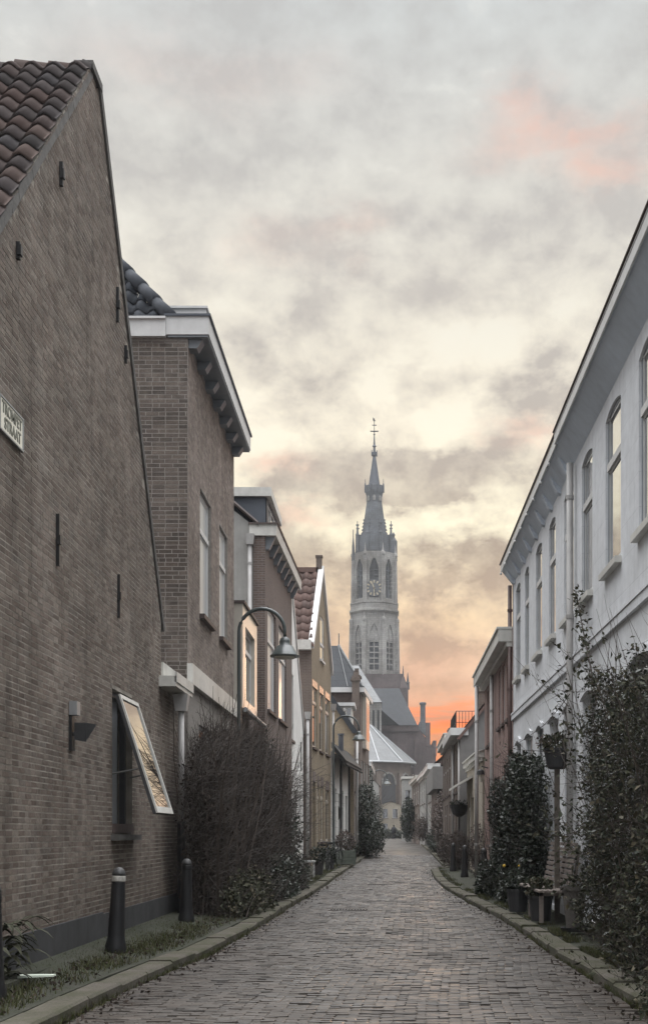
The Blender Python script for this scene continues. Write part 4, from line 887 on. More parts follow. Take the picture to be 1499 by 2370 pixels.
# ------------------------------------------------------------------ pink brick house and the row beyond
hp, fp = house('pink_brick_house', 'pinkish brick house with flat projecting roof edge beyond the white houses', 3.0, 29.7, 3.05, 39.0, -1, 6.15, 'brick_pink', [(30.6,31.3,4.4,5.95),(31.9,32.6,4.4,5.95),(33.1,33.8,4.4,5.95),(35.8,36.5,4.2,5.9),(37.2,37.9,4.2,5.9),(31.0,32.2,1.2,3.2),(36.4,37.4,1.2,3.2)], [(33.4,34.3,.3,3.1)], 7, (.3,.35,'offwhite'), None, trans=False)
downpipe(hp, 2.93, 34.9, .2, 6.0, .055); downpipe(hp, 2.74, 38.2, .2, 6.1, .06)
wl2 = thing('wall_lantern', 'small white and black lantern on the pink brick wall', 'wall lamp', (2.9, 37.0, 3.3))
mb = MB(); mb.tube([(3.0,37.0,3.5),(2.8,37.0,3.55),(2.78,37.0,3.42)],.02,6); mb.lathe((2.78,37.0,3.30),[(.13,0),(.1,.12),(.03,.16)],8); mb.build('lantern_cap', M['iron'], wl2); mb = MB(); mb.lathe((2.78,37,3.08),[(.05,0),(.09,.22)],8); mb.build('lantern_glass', M['lens'], wl2)
hc, _ = house('cream_low_house', 'low cream plastered house with a grey pitched roof beside the pink brick house', 2.99, 39.1, 2.95, 46.2, -1, 3.95, 'cream_wall', [(41.4,42.3,1.2,3.0),(44.4,45.3,1.2,3.0)], [(42.8,43.7,.3,2.8)], 6, (.18,.14,'offwhite'), (1.3,'tile_grey'))
mb = MB(); mb.hexa([(2.3,43.2,3.12),(2.97,43.2,3.5),(2.97,46.4,3.5),(2.3,46.4,3.12),(2.3,43.2,3.2),(2.97,43.2,3.6),(2.97,46.4,3.6),(2.3,46.4,3.2)]); mb.build('door_canopy', M['offwhite'], hc)
hg = thing('grey_sided_house', 'house with grey clad side wall and steep dark roof on the right', 'house', (2.8, 51, .1))
fs = front(2.75, 8.5, 47.0); fs.o = Vector((2.75,47,0)); mb = MB(); wall(mb, fs, [(0,-.2),(5.75,-.2),(5.75,9.8),(3.6,9.6),(0,5.25)]); mb.build('side_wall', M['darkgrey_wall'], hg)
fr = Fr(2.75, 47, 2.8, 54.8, -1); H = [(.6,1.5,3.2,4.9),(2.4,3.3,3.2,4.9),(4.2,5.1,3.2,4.9),(6.1,7.0,3.2,4.9),(.7,1.6,1.1,2.7),(4.6,5.8,1.1,2.7)]; D = [(2.6,3.6,.2,2.7)]
mb = MB(); wall(mb, fr, [(0,-.2),(fr.L,-.2),(fr.L,5.25),(0,5.25)], H+D, .2); mb.build('front_wall', M['brick_brown'], hg)
for q in H: window(hg, fr, *q)
for q in D: door(hg, fr, *q)
mb = MB(); fbox(mb, fr, -.1, fr.L, 5.27, 5.55, -.3, .38); mb.build('cornice', M['white'], hg)
mb = MB(); mb.face([(2.6,46.9,5.22),(2.6,54.8,5.22),(6.36,54.8,9.75),(6.36,46.9,9.75)]); mb.hexa([(2.6,46.85,5.12),(2.72,46.85,5.10),(2.72,47.1,5.10),(2.6,47.1,5.12),(6.3,46.85,9.62),(6.42,46.85,9.60),(6.42,47.1,9.78),(6.3,47.1,9.80)]); mb.build('roof', M['tile_brown'], hg)
chimney(hg, 3.55, 3.9, 48.2, 48.6, 6.0, 7.25)
downpipe(hg, 2.7, 51.5, .3, 5.2, .05); downpipe(hg, 2.72, 47.2, .3, 5.2, .05)
hr, _ = house('roof_terrace_house', 'brick house with a railed roof terrace and chimneys against the sunset', 2.8, 54.9, 2.85, 64, -1, 5.7, 'brick_brown', [(55.8,56.8,3.3,5.1),(58,59,3.3,5.1),(60.2,61.2,3.3,5.1),(62.4,63.4,3.3,5.1),(55.8,56.8,1.3,2.9),(60.2,61.2,1.3,2.9)], [(58,59,.4,2.9)], 7, (.25,.3,'offwhite'), None)
mb = MB()
for k in range(13): mb.tube([(3.05+k*.07*2,55.2,5.95),(3.05+k*.14,55.2,7.0)],.012,4)
for z in (6.0,6.5,7.0): mb.tube([(3.05,55.2,z),(4.75,55.2,z)],.016,4); mb.tube([(3.05,55.2,z),(3.05,60,z)],.016,4)
for k in range(14): mb.tube([(3.05,55.4+k*.33,5.95),(3.05,55.4+k*.33,7.0)],.012,4)
mb.build('terrace_railing', M['iron'], hr); chimney(hr, 3.0, 3.45, 61.0, 61.6, 5.6, 6.75); chimney(hr, 2.95, 3.5, 63.0, 63.7, 5.6, 6.3)
hbx = thing('grey_box_house', 'brick house with a grey box shaped upper storey jutting over the street', 'house', (3.0, 80, .3))
fr = Fr(2.98, 74, 3.0, 85.5, -1); H = [(1,2.3,1.5,3.4),(4,5.3,1.5,3.4),(8,9.3,1.5,3.4)]; mb = MB(); wall(mb, fr, [(0,-.2),(fr.L,-.2),(fr.L,4.2),(0,4.2)], H, .2); mb.box(3.3,8,74.02,85.4,-.2,5.3); mb.build('front_wall', M['brick_red'], hbx)
for q in H: window(hbx, fr, *q)
mb = MB(); mb.box(2.7,7,74,85.5,4.2,5.55); mb.build('upper_storey', M['darkgrey_wall'], hbx)
hw1, _ = house('white_gutter_house', 'pale house with a jutting white gutter box far down the right side', 3.25, 86, 3.2, 99, -1, 6.0, 'grey_wall', [(87,88.5,3.9,5.6),(90,91.5,3.9,5.6),(93,94.5,3.9,5.6),(96,97.5,3.9,5.6),(87,88.5,1.6,3.2),(96,97.5,1.6,3.2)], [(91,92.5,.6,3.2)], 6, (.35,.5,'white'), (2.0,'tile_red'))
hw2, _ = house('red_roof_house', 'pale grey house with an orange tiled roof far down the right side', 3.05, 99.5, 2.9, 112, -1, 6.2, 'grey_wall', [(101,102.6,4,5.7),(105,106.6,4,5.7),(109,110.6,4,5.7),(101,102.6,1.6,3.3)], [(105,106.6,.7,3.3)], 7, (.3,.3,'white'), (3.2,'tile_red'))
hw3, _ = house('brick_terrace_house', 'brown brick house between the orange roof and the street end', 2.85, 112.5, 2.5, 128, -1, 6.5, 'brick_brown', [(114,115.8,4.2,6),(118,119.8,4.2,6),(122,123.8,4.2,6),(114,115.8,1.7,3.4)], [(118,119.8,.7,3.4)], 7, (.3,.3,'offwhite'), (2.6,'tile_brown'))
# the street end: small fronts turned toward us
def end_house(name, label, x0, x1, y, zt, mat, H, gable=None, roofm='tile_red'):
    h = thing(name, label, 'house', ((x0+x1)/2, y, .8)); f = front(x0, x1, y); L = x1-x0
    og = [(0,-.2),(L,-.2),(L,zt)] + ([(L/2,zt+gable)] if gable else []) + [(0,zt)]
    mb = MB(); wall(mb, f, og, H, .2); mb.box(x0+.02,x1-.02,y+.25,y+7,-.2,zt-.05); mb.build('front_wall', M[mat], h)
    for q in H: window(h, f, *q, rec=.1)
    mb = MB()
    if gable: mb.face([(x0-.15,y-.1,zt-.1),(x0+L/2,y-.1,zt+gable+.08),(x0+L/2,y+7,zt+gable+.08),(x0-.15,y+7,zt-.1)]); mb.face([(x1+.15,y-.1,zt-.1),(x0+L/2,y-.1,zt+gable+.08),(x0+L/2,y+7,zt+gable+.08),(x1+.15,y+7,zt-.1)])
    else: mb.box(x0-.1,x1+.1,y-.15,y+7,zt,zt+.25)
    mb.build('roof', M[roofm], h); return h
end_house('pale_end_house', 'pale grey house front at the bend where the street ends', 1.55, 2.7, 133, 7.4, 'grey_wall', [(.3,.9,4.4,6.2),(.3,.9,1.8,3.4)], None, 'offwhite')
end_house('cream_end_house', 'narrow cream house front standing across the end of the street', 1.9, 4.2, 150, 6.4, 'cream_wall', [(.3,1.0,3.8,5.6),(1.3,2.0,3.8,5.6),(.3,1.0,1.6,3.2)], 1.6)
end_house('beige_end_house', 'small beige house front with two upper windows closing the street below the church', -1.2, 2.0, 186, 5.8, 'cream_wall', [(.4,1.2,3.8,5.2),(1.9,2.7,3.8,5.2),(.4,1.2,1.6,3.0)], .5, 'tile_brown')
end_house('brown_end_house', 'brown brick house beside the beige one at the foot of the church', 2.1, 6.0, 190, 7.2, 'brick_brown', [(.5,1.4,4.6,6.2),(2.2,3.1,4.6,6.2),(.5,1.4,2.0,3.6),(2.2,3.1,2.0,3.6)], 1.6)
end_house('grey_end_house', 'grey house half hidden by the dark greenery at the left of the street end', -6.0, -1.3, 180, 8.5, 'grey_wall', [(2.6,3.6,5.2,7.2),(2.6,3.6,2.0,4.0)], 2.5)
# ================================================================== THE CHURCH
ch = thing('church', 'great gothic church with a tall stone tower, clock and needle spire closing the street', 'church', (-3.5, 300, .8))
TX, TY = -3.5, 322.0; zy = lambda y: EYE + (HY-y)*316.0/FPX
mb = MB(); mb.box(TX-7.6,TX+7.9,TY-7.0,TY+7,-.5,39.0); mb.box(TX-7.2,TX+7.4,TY-6.6,TY+6.6,39.0,42.2)
for sx in (-1,1):
    mb.box(TX+sx*7.6-1.1,TX+sx*7.6+1.1,TY-8.0,TY-5.2,-.5,38.5); mb.hexa([(TX+sx*7.6-1.0,TY-7.8,38.5),(TX+sx*7.6+1.0,TY-7.8,38.5),(TX+sx*7.6+1.0,TY-5.4,38.5),(TX+sx*7.6-1.0,TY-5.4,38.5),(TX+sx*7.4-.3,TY-6.6,41.5),(TX+sx*7.4+.3,TY-6.6,41.5),(TX+sx*7.4+.3,TY-6.2,41.5),(TX+sx*7.4-.3,TY-6.2,41.5)])
base = mb.build('tower_base', M['church_brick'], ch)
for x, h in ((TX+7.4,44.3),(TX+8.6,42.6),(TX-8.2,43.0)):
    mb = MB(); mb.lathe((x,TY-6.3,38.2),[(.45,0),(.42,1.6),(.55,1.7),(.32,2.1),(.05,h-38.2)],6); mb.build('pinnacle', M['stone_dark'], base)
def octa(z0, z1, ap, mat, name, opening, butt=None, parent=ch, inset=None, solid=.9):
    r = ap/math.cos(math.pi/8); mb = MB(); pts = [(TX+r*math.sin(math.pi/8+k*math.pi/4), TY-r*math.cos(math.pi/8+k*math.pi/4)) for k in range(8)]
    frs = []
    for k in range(8):
        a, b = pts[k-1], pts[k]; f = Fr(a[0],a[1],b[0],b[1],1)
        if f.n.dot(Vector(((a[0]+b[0])/2-TX,(a[1]+b[1])/2-TY,0))) < 0: f.n = -f.n
        c = f.L/2; H = [(c-o[0]/2, c+o[0]/2, o[1], o[2]+o[3]) for o in opening]
        wall(mb, f, [(0,z0),(f.L,z0),(f.L,z1),(0,z1)], H, solid)
        for o in opening:
            if o[3]: arch_fill(mb, f, c-o[0]/2, c+o[0]/2, o[2], o[3], solid, True, 10)
        frs.append(f)
    ob = mb.build(name, M[mat], parent)
    mb = MB(); ri = (ap-solid)/math.cos(math.pi/8)
    mb.lathe((TX,TY,0),[(ri,z0),(ri,z1)],8,rot=math.pi/8); mb.build('inner_wall', M['stone_dark'], ob)
    if butt:
        mb = MB(); w, d, top = butt
        for px, py in pts:
            v = Vector((px-TX,py-TY,0)).normalized(); t = Vector((-v.y,v.x,0)); c = Vector((px,py,0))
            mb.hexa([c-t*w-v*.6+Vector((0,0,z0)),c+t*w-v*.6+Vector((0,0,z0)),c+t*w+v*d+Vector((0,0,z0)),c-t*w+v*d+Vector((0,0,z0)),c-t*w-v*.6+Vector((0,0,top)),c+t*w-v*.6+Vector((0,0,top)),c+t*w+v*d*.6+Vector((0,0,top)),c-t*w+v*d*.6+Vector((0,0,top))])
            q = c + v*d*.2; mb.lathe((q.x,q.y,top),[(w*1.1,0),(w*1.0,.6),(w*.5,1.0),(.05,3.0)],6)
        mb.build('buttress', M[mat], ob)
    return ob, frs
o1, f1 = octa(42.0, 58.2, 5.75, 'stone', 'lower_octagon', [(2.4,43.4,52.6,2.6)], (.55,.8,56.0))
for f in f1[:2]+f1[-1:]:
    c = f.L/2; mb = MB()                          # tracery and stone louvres in the tall lower openings
    for k in range(5): fbox(mb, f, c-1.2, c+1.2, 44.8+k*1.45, 45.1+k*1.45, -.6, -.25)
    fbox(mb, f, c-.13, c+.13, 43.4, 55.0, -.65, -.2); fbox(mb, f, c-1.2, c+1.2, 51.0, 55.2, -.62, -.35); mb.build('tracery', M['stone'], o1)
mb = MB(); mb.lathe((TX,TY,0),[(6.5,58.2),(6.9,58.6),(6.9,59.0),(6.6,59.1),(6.6,60.5),(6.75,60.6),(6.75,60.9)],8,rot=math.pi/8); mb.build('balustrade', M['stone'], ch)
o2, f2 = octa(60.9, 73.9, 5.35, 'stone', 'upper_octagon', [(2.3,62.0,69.6,2.6)], (.55,.55,73.0), solid=1.0)
for f in f2[:2]+f2[-1:]:
    c = f.L/2; mb = MB(); fbox(mb, f, c-.12, c+.12, 62.0, 71.5, -.8, -.4)
    for k in range(4): fbox(mb, f, c-1.15, c+1.15, 65.2+k*1.3, 65.4+k*1.3, -.8, -.5)
    mb.build('tracery', M['stone_dark'], o2)
fc = [f for f in f2 if f.n.y < -.99][0]; cc = fc.L/2; CZ = 64.3; clk = MB()
clk.idx([fc.P(cc+2.15*math.cos(2*math.pi*k/32), CZ+2.15*math.sin(2*math.pi*k/32), d) for d in (.22,.32) for k in range(32)], [tuple(range(31,-1,-1)), tuple(range(32,64))] + [(k,(k+1)%32,32+(k+1)%32,32+k) for k in range(32)])
clock = clk.build('clock', M['stone_dark'], ch)
for k in range(12):
    a = math.pi*k/6; mb = MB(); ca, sa = math.cos(a), math.sin(a)
    p = lambda r, t, d: fc.P(cc + r*ca - t*sa, CZ + r*sa + t*ca, d)
    mb.hexa([p(1.35,-.17,.321),p(2.0,-.2,.321),p(2.0,.2,.321),p(1.35,.17,.321),p(1.35,-.17,.36),p(2.0,-.2,.36),p(2.0,.2,.36),p(1.35,.17,.36)]); mb.build('hour_mark', M['gold'], clock)
for a, ln, w, nm in ((R(-92),1.55,.16,'minute_hand'),(R(112),1.9,.2,'hour_hand')):
    mb = MB(); ca, sa = math.cos(a), math.sin(a); p = lambda r, t, d: fc.P(cc + r*ca - t*sa, CZ + r*sa + t*ca, d)
    mb.hexa([p(-.3,-w,.37),p(ln,-w*.5,.37),p(ln,w*.5,.37),p(-.3,w,.37),p(-.3,-w,.42),p(ln,-w*.5,.42),p(ln,w*.5,.42),p(-.3,w,.42)]); mb.build(nm, M['gold'], clock)
# crown and spire
mb = MB(); mb.lathe((TX,TY,0),[(5.3,73.9),(5.4,74.3),(4.5,74.4),(4.35,78.8),(3.4,79.0)],8,rot=math.pi/8); cr = mb.build('crown', M['stone_dark'], ch)
for k in range(8):
    a = math.pi/8 + k*math.pi/4; x, y = TX+4.7*math.sin(a), TY-4.7*math.cos(a); mb = MB()
    mb.lathe((x,y,74),[(.55,0),(.45,4.6),(.55,4.8),(.3,5.3),(.16,7.0),(.3,7.2),(.12,7.4),(.08,8.4)],6)
    mb.box(x-.4,x+.4,y-.1,y+.1,81.2,81.5); mb.build('pinnacle', M['stone_dark'], cr)
mb = MB(); mb.lathe((TX+5.0,TY-1.5,72),[(.95,0),(.95,5.2),(.3,6.2),(.3,6.6),(.45,6.8),(.05,7.6)],8); mb.build('stair_turret', M['stone_dark'], ch)
mb = MB(); mb.lathe((TX-5.4,TY-2.5,72),[(.4,0),(.35,3.5),(.12,6.0),(.1,8.0)],6); mb.build('pinnacle', M['stone_dark'], cr)
mb = MB(); mb.lathe((TX,TY,0),[(3.45,78.6),(2.12,87.6),(2.15,89.2),(2.45,90.2),(2.5,91.8),(2.2,92.0)],8,rot=math.pi/8)
for k in range(8):                            # crockets climbing the corners
    a = math.pi/8 + k*math.pi/4
    for t in range(5): z = 79.2+t*.9; r = 3.6-(z-78.6)*.16; mb.sphere((TX+r*math.sin(a),TY-r*math.cos(a),z),.22,5,4)
sp_ = mb.build('lower_spire', M['stone_dark'], ch)
for k in range(8):
    a = k*math.pi/4; v = Vector((math.sin(a),-math.cos(a),0)); t = Vector((v.y,-v.x,0)); c = Vector((TX,TY,88.5)) + v*2.13; mb = MB()
    mb.idx([c-t*.35+Vector((0,0,-.7)),c+t*.35+Vector((0,0,-.7)),c+t*.35+Vector((0,0,.3)),c+Vector((0,0,.8)),c-t*.35+Vector((0,0,.3))]+[c-t*.35+v*.08+Vector((0,0,-.7)),c+t*.35+v*.08+Vector((0,0,-.7)),c+t*.35+v*.08+Vector((0,0,.3)),c+v*.08+Vector((0,0,.8)),c-t*.35+v*.08+Vector((0,0,.3))], [(5,6,7,8,9),(0,1,6,5),(1,2,7,6),(2,3,8,7),(3,4,9,8),(4,0,5,9)]); mb.build('lucarne', M['stone'], sp_)
for k in range(8):
    a = math.pi/8+k*math.pi/4; mb = MB(); mb.lathe((TX+2.55*math.sin(a),TY-2.55*math.cos(a),90.5),[(.25,0),(.22,1.6),(.08,2.0),(.06,3.0)],5); mb.build('pinnacle', M['lead'], sp_)
mb = MB(); mb.lathe((TX,TY,0),[(1.62,91.8),(.42,99.6),(.75,99.9),(.78,100.7),(.36,100.9),(.28,102.0),(.55,102.3),(.28,102.7),(.22,103.6),(.06,106.4)],8,rot=math.pi/8)
for k in range(4): a = k*math.pi/2+.3; mb.box(TX+.7*math.cos(a)-.1,TX+.7*math.cos(a)+.1,TY+.7*math.sin(a)-.1,TY+.7*math.sin(a)+.1,99.7,101.3)
ns = mb.build('needle_spire', M['lead'], ch)
mb = MB(); mb.tube([(TX,TY,105.5),(TX,TY,109.6)],.09,6); mb.box(TX-1.05,TX+1.05,TY-.09,TY+.09,106.1,106.35); mb.box(TX-.55,TX+.55,TY-.07,TY+.07,107.7,107.9); mb.sphere((TX,TY,106.2),.28,8,6); mb.sphere((TX,TY,105.4),.25,8,6); mb.hexa([(TX-.3,TY-.05,108.9),(TX+.35,TY-.05,108.9),(TX+.35,TY+.05,108.9),(TX-.3,TY+.05,108.9),(TX-.45,TY-.05,109.9),(TX+.05,TY-.05,109.3),(TX+.05,TY+.05,109.3),(TX-.45,TY+.05,109.9)]); mb.build('weathervane', M['iron'], ns)
# nave / transept roof and walls
mb = MB(); mb.face([(-14,262,24.4),(6.3,262,24.4),(2.5,272,33.4),(-14,272,33.4)]); mb.face([(6.3,262,24.4),(6.3,282,24.4),(2.5,272,33.4)]); mb.face([(-14,282,24.4),(6.3,282,24.4),(2.5,272,33.4),(-14,272,33.4)]); mb.build('nave_roof', M['slate'], ch)
mb = MB(); mb.face([(2.4,262,24.4),(-2.8,262,24.4),(-1.6,259.5,27.6)]); mb.build('roof_gablet', M['slate'], ch)
mb = MB(); mb.box(-14,6.0,262.6,281.5,-.5,24.2); mb.box(-14,6.5,262.2,282,23.2,24.4)
mb.box(1.0,2.0,261.0,262.7,-.5,22.5); mb.box(5.6,6.6,261.0,262.7,-.5,21.5)
tw = mb.build('transept_wall', M['church_brick'], ch)
fsw = front(-2.5, 6.0, 262.55)
for u in (4.0, 6.6):
    mb = MB(); mb.idx([fsw.P(u+.7*math.cos(a), (16.5 if a <= math.pi else 12)+.9*max(0,math.sin(a)), .06) for a in (0,math.pi*.25,math.pi*.5,math.pi*.75,math.pi)]+[fsw.P(u-.7,12,.06),fsw.P(u+.7,12,.06)], [tuple(range(7))]); mb.build('window', M['frame_dark'], tw)
mb = MB(); mb.hexa([(6.0,262.5,-.5),(10.2,262.5,-.5),(10.2,275,-.5),(6.0,275,-.5),(6.0,262.5,24.6),(10.2,262.5,18.8),(10.2,275,18.8),(6.0,275,24.6)]); mb.box(9.6,10.3,262.3,275,18,21.2); mb.box(8.0,9.0,262.3,264,20,25.0); sw = mb.build('side_aisle', M['church_brick'], ch)
mb = MB(); mb.hexa([(6.2,262.4,24.2),(8.6,262.4,21.5),(8.6,264,21.5),(6.2,264,24.2),(7.0,262.4,25.6),(7.9,262.4,25.6),(7.9,264,25.6),(7.0,264,25.6)]); mb.lathe((7.45,263.2,25.4),[(.58,0),(.55,3.4),(.72,3.5),(.72,3.9),(.5,4.0)],8); mb.build('chimney_turret', M['stone_dark'], ch)
# choir with ribbed east wall, slate roof and the low chapel ring
mb = MB(); mb.box(-16,-1.35,246,262,-.5,27.6); cw = mb.build('choir_wall', M['stone'], ch)
for k in range(8): mb = MB(); x = -8.2+k*.95; mb.box(x,x+.28,245.5,246,-.5,27.0); mb.build('rib', M['stone'], cw)
for k in range(7): mb = MB(); x = -7.8+k*.95; mb.box(x,x+.42,245.93,245.99,17,26); mb.build('lancet_window', M['frame_dark'], cw)
mb = MB(); mb.face([(-16,245.6,27.6),(-1.2,245.6,27.6),(-6,254,36),(-16,254,36)]); mb.face([(-1.2,245.6,27.6),(-1.2,262,27.6),(-6,254,36)]); mb.build('choir_roof', M['slate_pale'], ch)
cx0, cy0 = -4.2, 242.0; mb = MB(); mb.lathe((cx0,cy0,0),[(9.9,15.1),(1.0,22.6),(.1,22.8)],12,rot=math.pi/12); chr_ = mb.build('chapel_roof', M['slate_pale'], ch)
mb = MB()
for k in range(12): a = math.pi/12+k*math.pi/6; mb.tube([(cx0+9.9*math.cos(a),cy0+9.9*math.sin(a),15.15),(cx0+1.0*math.cos(a),cy0+1.0*math.sin(a),22.65)],.14,5)
mb.tube([(cx0+9.9*math.cos(math.pi/12+k*math.pi/6),cy0+9.9*math.sin(math.pi/12+k*math.pi/6),15.05) for k in range(13)],.2,6); mb.build('lead_roll', M['zinc'], chr_)
mb = MB(); mb.lathe((cx0,cy0,0),[(9.0,-.5),(9.0,15.1)],12,rot=math.pi/12)
for k in range(12): a = math.pi/12+k*math.pi/6; mb.lathe((cx0+9.1*math.cos(a),cy0+9.1*math.sin(a),-.5),[(.75,0),(.75,11),(.5,13.5)],4,rot=a+math.pi/4)
cwl = mb.build('chapel_wall', M['brick_brown'], ch)
for k in range(12):
    a = k*math.pi/6; v = Vector((math.cos(a),math.sin(a),0)); t = Vector((-v.y,v.x,0)); c = Vector((cx0,cy0,0))+v*8.72; pts = [c+t*(1.5*math.cos(q))+v*.05+Vector((0,0,10.8+2.2*math.sin(q))) for q in [math.pi*i/8 for i in range(9)]] + [c-t*1.5+v*.05+Vector((0,0,4.5)), c+t*1.5+v*.05+Vector((0,0,4.5))]
    mb = MB(); mb.idx(pts, [tuple(range(11))]); mb.build('arched_window', M['frame_dark'], cwl)
    mb = MB(); mb.tube(pts[:9], .22, 5); mb.build('window_arch', M['brick_lintel' if False else 'stone'], cwl)
# ================================================================== BOLLARDS
bo = thing('bollard', 'black bollard with chipped white ring in front of the open window', 'bollard', (-3.2, 14.55, .15), 'black street bollards', world=False)
mb = MB(); mb.smooth = True; mb.lathe((0,0,-.15),[(.125,0),(.125,.22),(.105,.30),(.10,.36),(.078,.98)],18,capt=False); mb.build('post', M['bollard'], bo)
mb = MB(); mb.smooth = True; mb.lathe((0,0,.83),[(.080,0),(.082,.012),(.082,.058),(.079,.07)],18); mb.build('white_ring', M['whiteband'], bo)
mb = MB(); mb.smooth = True; mb.lathe((0,0,.90),[(.080,0),(.078,.03),(.062,.07),(.035,.095),(.001,.102)],18); mb.build('cap', M['capgrey'], bo)
bo.rotation_euler = (0, R(2.5), R(20))
def bol(x, y, lab, ring=True):
    b = dup(bo, (x, y, gz(y)+.15), random.uniform(0, 6), lab); b.rotation_euler = (R(random.uniform(-1.5,1.5)), R(random.uniform(-1,1)), random.uniform(0,6))
    if not ring:
        for c in b.children:
            if c.name.startswith('white_ring'): c.material_slots[0].link = 'OBJECT'; c.material_slots[0].material = M['bollard']
    return b
bol(-3.345, 10.45, 'bollard cut by the left picture edge beside the fern', False)
bol(-3.16, 19.4, 'dark bollard half lost in the twiggy hedge beside the drainpipe', False)
bol(2.62, 33.6, 'largest bollard on the right pavement next to the leafy wall climber', False)
bol(2.41, 38.9, 'middle bollard on the right pavement in front of the russet bush', False)
bol(2.32, 44.0, 'smallest bollard on the right pavement, beside the russet bush', False)
# ================================================================== STREET LAMPS
def lamp(x, y, H, arm, lab, proto=None, shade=.30):
    l = thing('street_lamp', lab, 'street lamp', (x, y, gz(y)), 'swan neck street lamps', world=False)
    r = arm/2; mb = MB(); mb.smooth = True
    pts = [(0,0,-.1),(0,0,1.2),(0,0,1.25),(0,0,H-r)] + [(r-r*math.cos(a), 0, H-r+r*math.sin(a)) for a in [math.pi*k/16 for k in range(1,17)]] + [(arm,0,H-r-.12)]
    mb.tube(pts, [.075,.07,.05,.042] + [.04]*16 + [.036], 10); mb.build('pole', M['lampgreen'], l)
    mb = MB(); mb.smooth = True; z = H-r-.12; k = shade/.30
    mb.lathe((arm,0,z),[(.30*k,-.40*k),(.29*k,-.385*k),(.17*k,-.19*k),(.115*k,-.17*k),(.12*k,-.10*k),(.10*k,-.03*k),(.05*k,0),(.02,.03)],20,capb=False); mb.smooth = False
    mb.lathe((arm,0,z-.40*k),[(.315*k,-.01),(.315*k,.012)],20); sh = mb.build('shade', M['lampgreen'], l)
    mb = MB(); mb.smooth = True; mb.lathe((arm,0,z-.40*k),[(.15*k,-.055*k),(.205*k,-.045*k),(.215*k,-.012)],20); mb.build('lens', M['lens'], sh)
    return l
lamp(-3.12, 26.0, 6.27, .96, 'nearest swan neck lamp, in front of the cream framed bay', shade=.30)
l2 = lamp(-2.36, 54.0, 6.55, 1.1, 'second swan neck lamp, beside the black canopy', shade=.29)
l3 = lamp(-1.2, 95.0, 6.0, 1.15, 'farthest swan neck lamp, small before the church wall', shade=.3)
# ================================================================== BICYCLES
def bicycle(loc, rz, lab, frame='iron'):
    b = thing('bicycle', lab, 'bicycle', loc, 'bicycles parked along the houses', world=False); b.rotation_euler = (R(4), 0, rz)
    for x in (-.53, .53):
        mb = MB(); mb.smooth = True; mb.tube([(x+.33*math.cos(2*math.pi*k/24),0,.35+.33*math.sin(2*math.pi*k/24)) for k in range(25)], .019, 6, cap=False); w = mb.build('wheel', M['rubber'], b)
        mb = MB()
        for k in range(14): a = 2*math.pi*k/14; mb.tube([(x,.02*(-1)**k,.35),(x+.32*math.cos(a),0,.35+.32*math.sin(a))],.0035,3)
        mb.tube([(x,-.05,.35),(x,.05,.35)],.022,6); mb.build('spokes', M['steel'], w)
        mb = MB(); mb.tube([(x+.375*math.cos(a),0,.35+.375*math.sin(a)) for a in [R(10+16*k) for k in range(11)]],.014,4); mb.build('mudguard', M[frame], b)
    mb = MB()
    for p, q, r in (((-.08,0,.32),(-.22,0,.86),.018),((-.08,0,.32),(.36,0,.78),.02),((-.19,0,.72),(.36,0,.86),.018),((-.53,0,.35),(-.08,0,.32),.012),((-.53,0,.35),(-.2,0,.76),.012),((.53,0,.35),(.36,0,.80),.016),((.36,0,.76),(.30,0,1.02),.018)): mb.tube([p,q],r,6)
    mb.tube([(-.6,-.06,.72),(-.2,-.06,.72)],.01,4); mb.tube([(-.6,.06,.72),(-.2,.06,.72)],.01,4); mb.tube([(-.55,0,.36),(-.58,.06,.72)],.008,4); mb.tube([(-.08,-.09,.22),(-.08,-.09,.32),(-.08,.09,.32),(-.08,.09,.42)],.012,4); mb.build('frame', M[frame], b)
    mb = MB(); mb.tube([(.12,-.30,1.08),(.26,-.27,1.08),(.31,-.05,1.03),(.31,.05,1.03),(.26,.27,1.08),(.12,.30,1.08)],.013,6); mb.build('handlebar', M['steel'], b)
    mb = MB(); mb.hexa([(-.36,-.1,.9),(-.1,-.03,.9),(-.1,.03,.9),(-.36,.1,.9),(-.37,-.11,.97),(-.08,-.03,.95),(-.08,.03,.95),(-.37,.11,.97)]); mb.build('saddle', M['rubber'], b)
    return b
bk = bicycle((-2.25, 43.6, gz(43.6)+.14), R(78), 'dark bicycle leaning before the white gable wall')
for x, y, a, lab in ((-2.05,47.2,R(70),'bicycle parked between the white stool and the wooden planter box'),(-1.75,57.5,R(95),'bicycle with pale handlebar behind the wooden planter box'),(-1.1,66,R(85),'bicycle at the edge of the dark green tree'),(2.75,58.5,R(92),'bicycle by the brick wall on the right, beyond the russet bush')): dup(bk, (x,y,gz(y)+.14), a, lab)
# ================================================================== SMALL THINGS ON THE PAVEMENTS
pb = thing('planter_box', 'grey green wooden planter box holding a brown withered shrub', 'planter', (-1.75, 51.0, gz(51)+.13)); z0 = gz(51)+.13
mb = MB()
for k in range(4): mb.box(-2.15,-1.35,50.7,51.4,z0+.05+k*.14,z0+.18+k*.14)
for x in (-2.17,-1.38):
    for y in (50.68,51.37): mb.box(x,x+.05,y,y+.05,z0,z0+.64)
mb.build('box', M['crate'], pb)
rng = np.random.default_rng(5)
def ball_pts(n, c, r, rng, shell=.35): 
    d = rng.normal(size=(n,3)); d /= np.linalg.norm(d,axis=1,keepdims=True); rad = (shell + (1-shell)*rng.random((n,1)))**(1/2); return np.array(c) + d*rad*np.array(r)
leaves('withered_shrub', M['leaf_brown'], ball_pts(900,(-1.75,51.05,z0+1.0),(.42,.4,.45),rng), .09, pb, 3)
